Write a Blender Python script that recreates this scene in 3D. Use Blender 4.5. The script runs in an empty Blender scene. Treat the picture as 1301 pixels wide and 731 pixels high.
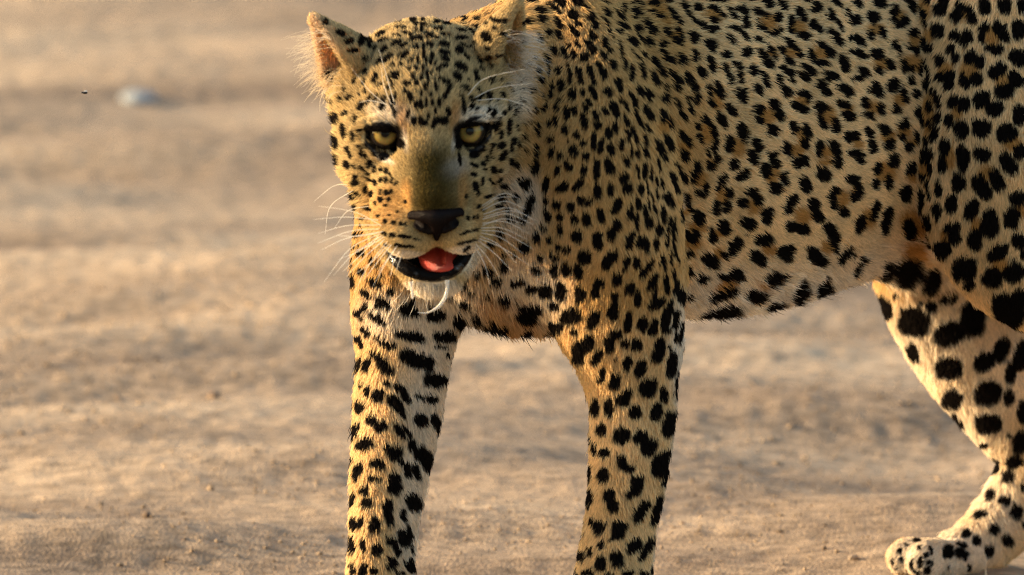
import bpy, math, time
import numpy as np
from mathutils import Vector
from mathutils.bvhtree import BVHTree
T0=time.time()
sc = bpy.context.scene
col = sc.collection

# ------------------------------------------------------------------ camera
DIST = 14.0                       # metres from the lens to the animal's face
SCALE = 1350.0                    # photograph pixels per metre at that distance
PITCH = math.radians(9.0)
FWD = np.array([0.0, math.cos(PITCH), -math.sin(PITCH)])
UPV = np.array([0.0, math.sin(PITCH), math.cos(PITCH)])
RGT = np.array([1.0, 0.0, 0.0])
# origin height such that the near fore paw stands on z = 0
GY, GW = 852.0, 0.12
_v = (365.5-GY)/SCALE*(DIST+GW)/DIST
ORG = np.array([0.0, 0.0, -(_v*UPV[2] + GW*FWD[2])])
CAM = ORG - DIST*FWD

def P(px, py, w=0.0):
    s = (DIST+w)/DIST
    return ORG + RGT*((px-650.5)/SCALE*s) + UPV*((365.5-py)/SCALE*s) + FWD*w

def to_px(Q):
    d = Q-CAM
    w = d@FWD
    return 650.5+(d@RGT)/w*DIST*SCALE, 365.5-(d@UPV)/w*DIST*SCALE, w-DIST

def ground_w(py):
    "depth at which the line of sight of picture row py meets z=0"
    t = (365.5-py)/SCALE/DIST
    dz = FWD[2]+t*UPV[2]
    return -CAM[2]/dz - DIST

cd = bpy.data.cameras.new('camera'); cam = bpy.data.objects.new('camera', cd); col.objects.link(cam)
cam.location = CAM; cam.rotation_euler = (math.pi/2-PITCH, 0, 0)
cd.sensor_width = 36.0; cd.lens = SCALE*DIST/1301*36.0
cd.clip_start = 0.5; cd.clip_end = 3000
cd.dof.use_dof = True; cd.dof.focus_distance = DIST+0.24; cd.dof.aperture_fstop = 6.3
sc.camera = cam

# ------------------------------------------------------------------ sky, sun, exposure
SUN_AZ = math.radians(-79)      # measured from +Y (away from the lens) towards +X
SUN_EL = math.radians(14)
world = bpy.data.worlds.new('World'); sc.world = world; world.use_nodes = True
nt = world.node_tree; bg = nt.nodes['Background']
sky = nt.nodes.new('ShaderNodeTexSky'); sky.sky_type = 'NISHITA'; sky.sun_disc = False
sky.sun_elevation = SUN_EL; sky.sun_rotation = SUN_AZ; sky.dust_density = 3.0; sky.air_density = 1.2
nt.links.new(sky.outputs[0], bg.inputs[0]); bg.inputs[1].default_value = 0.15
sl = bpy.data.lights.new('sun', 'SUN'); sun = bpy.data.objects.new('sun', sl); col.objects.link(sun)
sl.energy = 4.2; sl.angle = math.radians(0.9); sl.color = (1.0, 0.75, 0.46)
sd = Vector((math.sin(SUN_AZ)*math.cos(SUN_EL), math.cos(SUN_AZ)*math.cos(SUN_EL), math.sin(SUN_EL)))
sun.rotation_euler = (-sd).to_track_quat('-Z', 'Y').to_euler()
sc.view_settings.view_transform = 'Standard'; sc.view_settings.look = 'None'
sc.view_settings.gamma = 1.0; sc.view_settings.exposure = 1.55

# ------------------------------------------------------------------ implicit-surface toolkit (numpy)
PX = 1.0/SCALE
def catmull(pts, n):
    pts = np.asarray(pts, float); m = len(pts)
    ext = np.vstack([2*pts[0]-pts[1], pts, 2*pts[-1]-pts[-2]])
    out = []
    for i in range(m-1):
        p0, p1, p2, p3 = ext[i:i+4]
        for t in np.arange(n)/n:
            out.append(0.5*((2*p1)+(p2-p0)*t+(2*p0-5*p1+4*p2-p3)*t*t+(3*p1-p0-3*p2+p3)*t**3))
    out.append(pts[-1]); return np.array(out)

class Prim:
    """one soft volume: a tube with changing radius, or an ellipsoid"""
    def __init__(s, pts, rad, k, ax=None, sq=1.0, op='add', flow=None, n=4, hair=None, basis=None, r3=None, tag=''):
        s.k, s.op, s.flow, s.hair, s.tag = k, op, flow, hair, tag
        if r3 is None:
            A = catmull(np.hstack([np.asarray(pts, float), np.asarray(rad, float)[:, None]]), n) if len(pts) > 1 else \
                np.hstack([np.asarray(pts, float), np.asarray(rad, float)[:, None]])
            s.kind = 'tube'; s.c = A[:, :3]; s.r = A[:, 3]
            s.M = np.eye(3) if ax is None else np.eye(3)+(sq-1)*np.outer(ax, ax)
            s.cs = s.c@s.M.T
            s.sq = max(sq, 1.0)
            R = s.r.max()*max(1.0, 1.0/sq)
            s.lo = s.c.min(0)-R; s.hi = s.c.max(0)+R
        else:
            s.kind = 'ell'; s.c = np.asarray(pts, float); s.r3 = np.asarray(r3, float)
            s.B = np.eye(3) if basis is None else np.asarray(basis)      # rows = axes
            e = np.sqrt(((s.B*s.r3[:, None])**2).sum(0))
            s.lo = s.c-e; s.hi = s.c+e
    def d(s, Q):
        if s.kind == 'ell':
            q = ((Q-s.c)@s.B.T)/s.r3
            l = np.sqrt((q*q).sum(-1)); g = np.sqrt(((q/s.r3)**2).sum(-1))
            return l*(l-1)/np.maximum(g, 1e-6)
        q = Q@s.M.T if s.sq != 1.0 or s.M[0, 0] != 1.0 else Q; best = np.full(Q.shape[:-1], 1e9, np.float32)
        if len(s.r) == 1:
            return (np.sqrt(((q-s.cs[0])**2).sum(-1))-s.r[0])/s.sq
        x, y, z = q[..., 0], q[..., 1], q[..., 2]
        for a, b, ra, rb in zip(s.cs[:-1], s.cs[1:], s.r[:-1], s.r[1:]):
            ab = b-a; L = math.sqrt(max(ab@ab, 1e-12)); u = ab/L; dr = (ra-rb)/L
            px_, py_, pz_ = x-a[0], y-a[1], z-a[2]
            h = px_*u[0]+py_*u[1]+pz_*u[2]
            rad2 = px_*px_+py_*py_+pz_*pz_-h*h
            sh = dr/math.sqrt(max(1-dr*dr, .05))                # slant of the cone's side
            t = np.clip((h-np.sqrt(np.maximum(rad2, 0))*sh)/L, 0, 1)
            e = h-t*L
            np.minimum(best, np.sqrt(np.maximum(rad2, 0)+e*e)-(ra+(rb-ra)*t), out=best)
        return best/s.sq

def combine(D, d, k, op):
    if op == 'add':
        h = np.clip(0.5+0.5*(D-d)/k, 0, 1); return D*(1-h)+d*h-k*h*(1-h)
    h = np.clip(0.5-0.5*(D+d)/k, 0, 1); return D*(1-h)-d*h+k*h*(1-h)

def sdf_at(prims, Q):
    Q = np.asarray(Q, np.float32); D = np.full(len(Q), 1.0, np.float32)
    QX, QY, QZ = (np.ascontiguousarray(Q[:, i]) for i in range(3))
    for p in prims:
        pad = p.k+0.012
        a, b = p.lo-pad, p.hi+pad
        m = np.flatnonzero((QX > a[0]) & (QX < b[0]) & (QY > a[1]) & (QY < b[1]) & (QZ > a[2]) & (QZ < b[2]))
        if len(m): D[m] = combine(D[m], p.d(Q[m]), p.k, p.op)
    return D

def polygonise(prims, h):
    adds = [p for p in prims if p.op == 'add']
    lo = np.min([p.lo for p in adds], 0)-3*h; hi = np.max([p.hi for p in adds], 0)+3*h
    n = np.ceil((hi-lo)/h).astype(int)+1
    n = ((n+3)//4)*4
    nb = n//4
    bc = np.stack(np.meshgrid(*[lo[i]+h*(4*np.arange(nb[i])+1.5) for i in range(3)], indexing='ij'), -1).reshape(-1, 3)
    Dc = sdf_at(prims, bc)
    near = np.flatnonzero(np.abs(Dc) < 7.5*h)
    off = np.stack(np.meshgrid(*[h*(np.arange(4)-1.5)]*3, indexing='ij'), -1).reshape(-1, 3)
    blk = np.repeat(np.where(Dc < 0, -1.0, 1.0)[:, None], 64, 1)
    blk[near] = sdf_at(prims, (bc[near][:, None]+off).reshape(-1, 3)).reshape(-1, 64)
    D = blk.reshape(*nb, 4, 4, 4).transpose(0, 3, 1, 4, 2, 5).reshape(*n)
    ins = D < 0
    # surface nets
    def cellslice(o): return tuple(slice(o[i], o[i]+n[i]-1) for i in range(3))
    cs = sum(ins[cellslice(o)].astype(np.int8) for o in np.ndindex(2, 2, 2))
    act = (cs > 0) & (cs < 8)
    ijk = np.argwhere(act)
    acc = np.zeros((len(ijk), 3)); cnt = np.zeros(len(ijk))
    cv = {o: D[tuple((ijk+np.array(o)).T)] for o in np.ndindex(2, 2, 2)}
    for ax in range(3):
        oth = [i for i in range(3) if i != ax]
        for u in (0, 1):
            for v in (0, 1):
                o = [0, 0, 0]; o[oth[0]] = u; o[oth[1]] = v
                o2 = list(o); o2[ax] = 1
                A, B = cv[tuple(o)], cv[tuple(o2)]
                x = (A < 0) != (B < 0)
                t = np.where(x, A/np.where(x, A-B, 1), 0)
                for i in range(3):
                    acc[:, i] += np.where(x, t if i == ax else o[i], 0)
                cnt += x
    idx = np.full(act.shape, -1, int); idx[act] = np.arange(act.sum())
    V = lo+h*(ijk+acc/cnt[:, None])
    F = []
    for ax in range(3):
        u, v = [(1, 2), (2, 0), (0, 1)][ax]
        s0 = [slice(None)]*3; s1 = [slice(None)]*3
        s0[ax] = slice(0, -1); s1[ax] = slice(1, None)
        a, b = ins[tuple(s0)], ins[tuple(s1)]
        e = np.argwhere(a != b)
        e = e[(e[:, u] > 0) & (e[:, v] > 0) & (e[:, u] < n[u]-1) & (e[:, v] < n[v]-1)]
        fl = a[tuple(e.T)]
        def cid(du, dv):
            c = e.copy(); c[:, u] -= du; c[:, v] -= dv; return idx[tuple(c.T)]
        q = np.stack([cid(1, 1), cid(0, 1), cid(0, 0), cid(1, 0)], 1)
        q[~fl] = q[~fl][:, ::-1]
        F.append(q)
    return V, np.vstack(F)

def grad(prims, V, e=0.0015):
    k = np.array([[1, -1, -1], [-1, -1, 1], [-1, 1, -1], [1, 1, 1]], float)
    g = sum(kk*sdf_at(prims, V+kk*e)[:, None] for kk in k)
    return g/np.maximum(np.linalg.norm(g, axis=1, keepdims=True), 1e-9)

def subdivide(V, F):
    "split every quad in four (linear), shared edges stay shared"
    E = np.sort(np.vstack([F[:, [i, (i+1) % 4]] for i in range(4)]), 1)
    key = E[:, 0].astype(np.int64)*len(V)+E[:, 1]
    uk, inv = np.unique(key, return_inverse=True)
    e0, e1 = uk//len(V), uk % len(V)
    n0 = len(V); nE = len(uk); nF = len(F)
    V2 = np.vstack([V, 0.5*(V[e0]+V[e1]), V[F].mean(1)])
    m = inv.reshape(4, nF).T+n0; c = n0+nE+np.arange(nF)
    F2 = np.vstack([np.stack([F[:, i], m[:, i], c, m[:, (i+3) % 4]], 1) for i in range(4)])
    return V2, F2

def mesh_np(name, V, F, smooth=True):
    me = bpy.data.meshes.new(name)
    V = np.asarray(V, np.float32); F = np.asarray(F, np.int32)
    me.vertices.add(len(V)); me.vertices.foreach_set('co', V.ravel())
    k = F.shape[1]
    me.loops.add(F.size); me.loops.foreach_set('vertex_index', F.ravel())
    me.polygons.add(len(F)); me.polygons.foreach_set('loop_start', np.arange(len(F), dtype=np.int32)*k)
    me.update(calc_edges=True)
    if smooth: me.polygons.foreach_set('use_smooth', np.ones(len(F), bool))
    me.validate(); return me
sc.cycles.use_denoising = True; sc.cycles.denoising_prefilter = 'NONE'
sc.cycles.filter_width = 1.1
# ------------------------------------------------------------------ the leopard's volumes
prims = []
def tube(pts, k=30, ax=None, sq=1.0, op='add', n=6, tag='body', hl=1.0):
    "pts: (px, py, depth m, radius px)"
    c = [P(a, b, w) for a, b, w, r in pts]; r = [q[3]*PX*(DIST+q[2])/DIST for q in pts]
    prims.append(Prim(c, r, k*PX, ax, sq, op, n=n, tag=tag, hair=hl)); return prims[-1]
YAWB = math.radians(45)
LEFT = np.array([math.sin(YAWB), -math.cos(YAWB), 0.0])     # the animal's left flank, towards the lens
# trunk
tube([(640,262,.16,90),(760,200,.22,172),(930,172,.36,221),(1090,142,.49,198),(1215,120,.56,180),(1330,130,.62,168)], 40, LEFT, 1.46, tag='trunk')
tube([(600,300,.14,78),(660,325,.17,84),(760,330,.23,80)], 50, tag='chest')
tube([(690,44,.26,66),(800,0,.29,75),(960,-10,.38,75)], 70, tag='trunk')
# neck
tube([(742,150,.23,160),(650,150,.16,138),(585,150,.11,112)], 40, tag='neck')
tube([(600,230,.13,88),(640,290,.16,96)], 50, tag='chest')
tube([(690,90,.15,80),(705,190,.125,84),(715,290,.115,80)], 40, tag='neck')
# near shoulder and fore leg
tube([(735,40,.155,60),(762,160,.092,86),(785,280,.075,80),(797,365,.085,66),(806,430,.105,57),(806,480,.115,52),(803,540,.12,51),(796,615,.12,46),(787,675,.12,43),(780,730,.115,46),(778,785,.11,47)], 14, tag='leg')
tube([(820,290,.12,42),(836,350,.12,34),(836,395,.12,26),(828,430,.12,30)], 22, tag='leg')
tube([(740,330,.11,72),(760,400,.105,58),(785,455,.115,45)], 40, tag='leg')
tube([(778,795,.11,48),(768,822,.075,46),(760,828,.045,40)], 20, LEFT, 0.9, tag='paw')
# loose skin folds behind the shoulder and in front of the thigh
tube([(758,20,.165,9),(788,100,.135,11),(818,190,.125,11),(846,290,.125,10),(856,370,.13,8)], 14, tag='trunk')
tube([(800,60,.175,8),(830,150,.165,9),(858,240,.16,8)], 12, tag='trunk')
tube([(1172,40,.42,11),(1178,140,.425,12),(1176,230,.46,12)], 12, tag='trunk')
# far shoulder and fore leg, stepping forward
tube([(560,240,.22,96),(530,320,.18,80),(518,390,.17,69),(513,450,.16,58),(504,530,.15,53),(494,610,.14,46),(486,680,.13,40),(483,740,.12,41),(480,790,.11,44)], 36, tag='leg')
tube([(480,795,.11,46),(476,818,.08,46),(470,824,.05,40)], 20, tag='paw')
for bx, by, bw in ((760,828,.045), (470,824,.05)):                # toes of the fore paws
    for k in (-1.5, -.5, .5, 1.5):
        tube([(bx+k*18+4,by-6,bw+.03,20),(bx+k*20,by+3,bw-.012+.004*k*k,19),(bx+k*20,by+8,bw-.02+.004*k*k,15)], 4, tag='paw')
# near thigh, lower leg, mostly past the frame edge
tube([(1300,60,.47,150),(1290,190,.44,136),(1282,300,.43,92),(1350,365,.46,72),(1430,450,.53,55),(1490,540,.58,42),(1465,640,.57,36),(1425,722,.55,36)], 22, LEFT, 1.15, tag='leg')
tube([(1425,730,.55,36),(1390,742,.52,34),(1365,746,.50,30)], 20, tag='paw')
# far hind leg
tube([(1225,230,.67,110),(1200,330,.68,90),(1232,415,.69,86),(1282,495,.70,74),(1318,560,.71,56),(1318,600,.715,52),(1288,645,.715,42),(1250,688,.70,37),(1215,706,.685,31)], 20, tag='leg')
for cx, cy, w, r in ((1152,706,.640,22),(1178,710,.628,25),(1208,712,.640,20)):      # toes
    tube([(1225,704,.68,22),(cx+28,cy-2,w+.028,r-4),(cx,cy,w,r),(cx-4,cy+5,w-.004,r-2)], 4, tag='paw')
# groin fold
tube([(1100,300,.57,40),(1165,300,.61,55),(1220,280,.63,70)], 40, tag='trunk')
# tail and rump
tube([(1440,40,.72,40),(1520,60,.78,30),(1590,200,.83,24),(1620,360,.87,22),(1680,470,.9,21),(1760,500,.93,20)], 30, tag='tail')
tube([(1330,130,.62,160),(1400,110,.69,110)], 50, tag='trunk')
# ------------------------------------------------------------------ head, in its own axes (x right, y out of the face, z up; photo pixels)
_p, _y, _r = math.radians(25), math.radians(4.5), math.radians(2.0)
_Y0 = -FWD*math.cos(_p)-UPV*math.sin(_p); _Z0 = UPV*math.cos(_p)-FWD*math.sin(_p)
HY = _Y0*math.cos(_y)+RGT*math.sin(_y); _X = RGT*math.cos(_y)-_Y0*math.sin(_y)
HX = _X*math.cos(_r)+_Z0*math.sin(_r); HZ = _Z0*math.cos(_r)-_X*math.sin(_r)
HB = np.array([HX, HY, HZ])
HC = P(543, 171, 0.0)
def H(x, y, z): return HC+(x*HX+y*HY+z*HZ)*PX
def hell(c, r, k=14, op='add', rot=None, tag='head', hl=1.0):
    B = HB if rot is None else np.asarray(rot)@HB
    prims.append(Prim(H(*c), None, k*PX, op=op, r3=np.array(r)*PX, basis=B, tag=tag, hair=hl))
def htube(pts, k=10, op='add', ax=None, sq=1.0, tag='head', hl=1.0, n=4):
    a = None if ax is None else np.asarray(ax, float)@HB
    prims.append(Prim([H(*q[:3]) for q in pts], np.array([q[3] for q in pts])*PX, k*PX, a, sq, op, n=n, tag=tag, hair=hl))
hell((0,-72,26), (96,128,82), 20)                       # skull
hell((0,-8,28), (68,50,44), 20)                         # forehead
for s in (-1, 1):
    hell((s*68,-36,-26), (42,60,58), 20)                # cheek
    hell((s*68,-62,-46), (38,52,52), 18)                # ruff
    hell((s*76,-74,22), (36,56,54), 18)                 # side of the head below the ear
    hell((s*60,-14,14), (36,34,30), 14)                 # temple
htube([(0,14,22,42),(0,58,-10,40),(0,96,-40,36)], 16, ax=(0,0,1), sq=1.1)   # bridge of the nose
for s in (-1, 1):
    hell((s*32,36,-48), (36,42,36), 24)                 # below the eye, beside the bridge
    hell((s*33,84,-92), (37,42,33), 14)                 # whisker pad
    hell((s*40,38,-90), (37,54,43), 20)                 # upper lip side
    htube([(s*58,-40,-104,34),(s*44,15,-136,29),(s*18,58,-160,24)], 16)      # jaw
hell((0,62,-164), (36,28,22), 12)                       # chin
for s in (-1, 1):                                       # eye sockets, brows and lids
    hell((s*54,32,13), (28,22,24), 6, op='sub')
    htube([(s*27,34,0,5),(s*34,35,26,6),(s*54,33,32.5,7.5),(s*74,23,31,6),(s*87,12,20,5)], 7)
    htube([(s*27,38,-6,5),(s*42,34,-14,6),(s*62,28,-11,6),(s*78,18,2,6),(s*88,10,16,5)], 7)
# open mouth
hell((-3,92,-143), (43,40,12), 6, op='sub')
hell((2,104,-134), (36,30,18), 6, op='sub')
htube([(-56,52,-136,5),(-49,68,-142,8),(-34,84,-149,9),(-13,91,-155,7),(9,90,-154,7.5),(27,82,-147,9),(41,66,-138,7),(48,52,-128,5)], 4, tag='lip')   # lower lip
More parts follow.
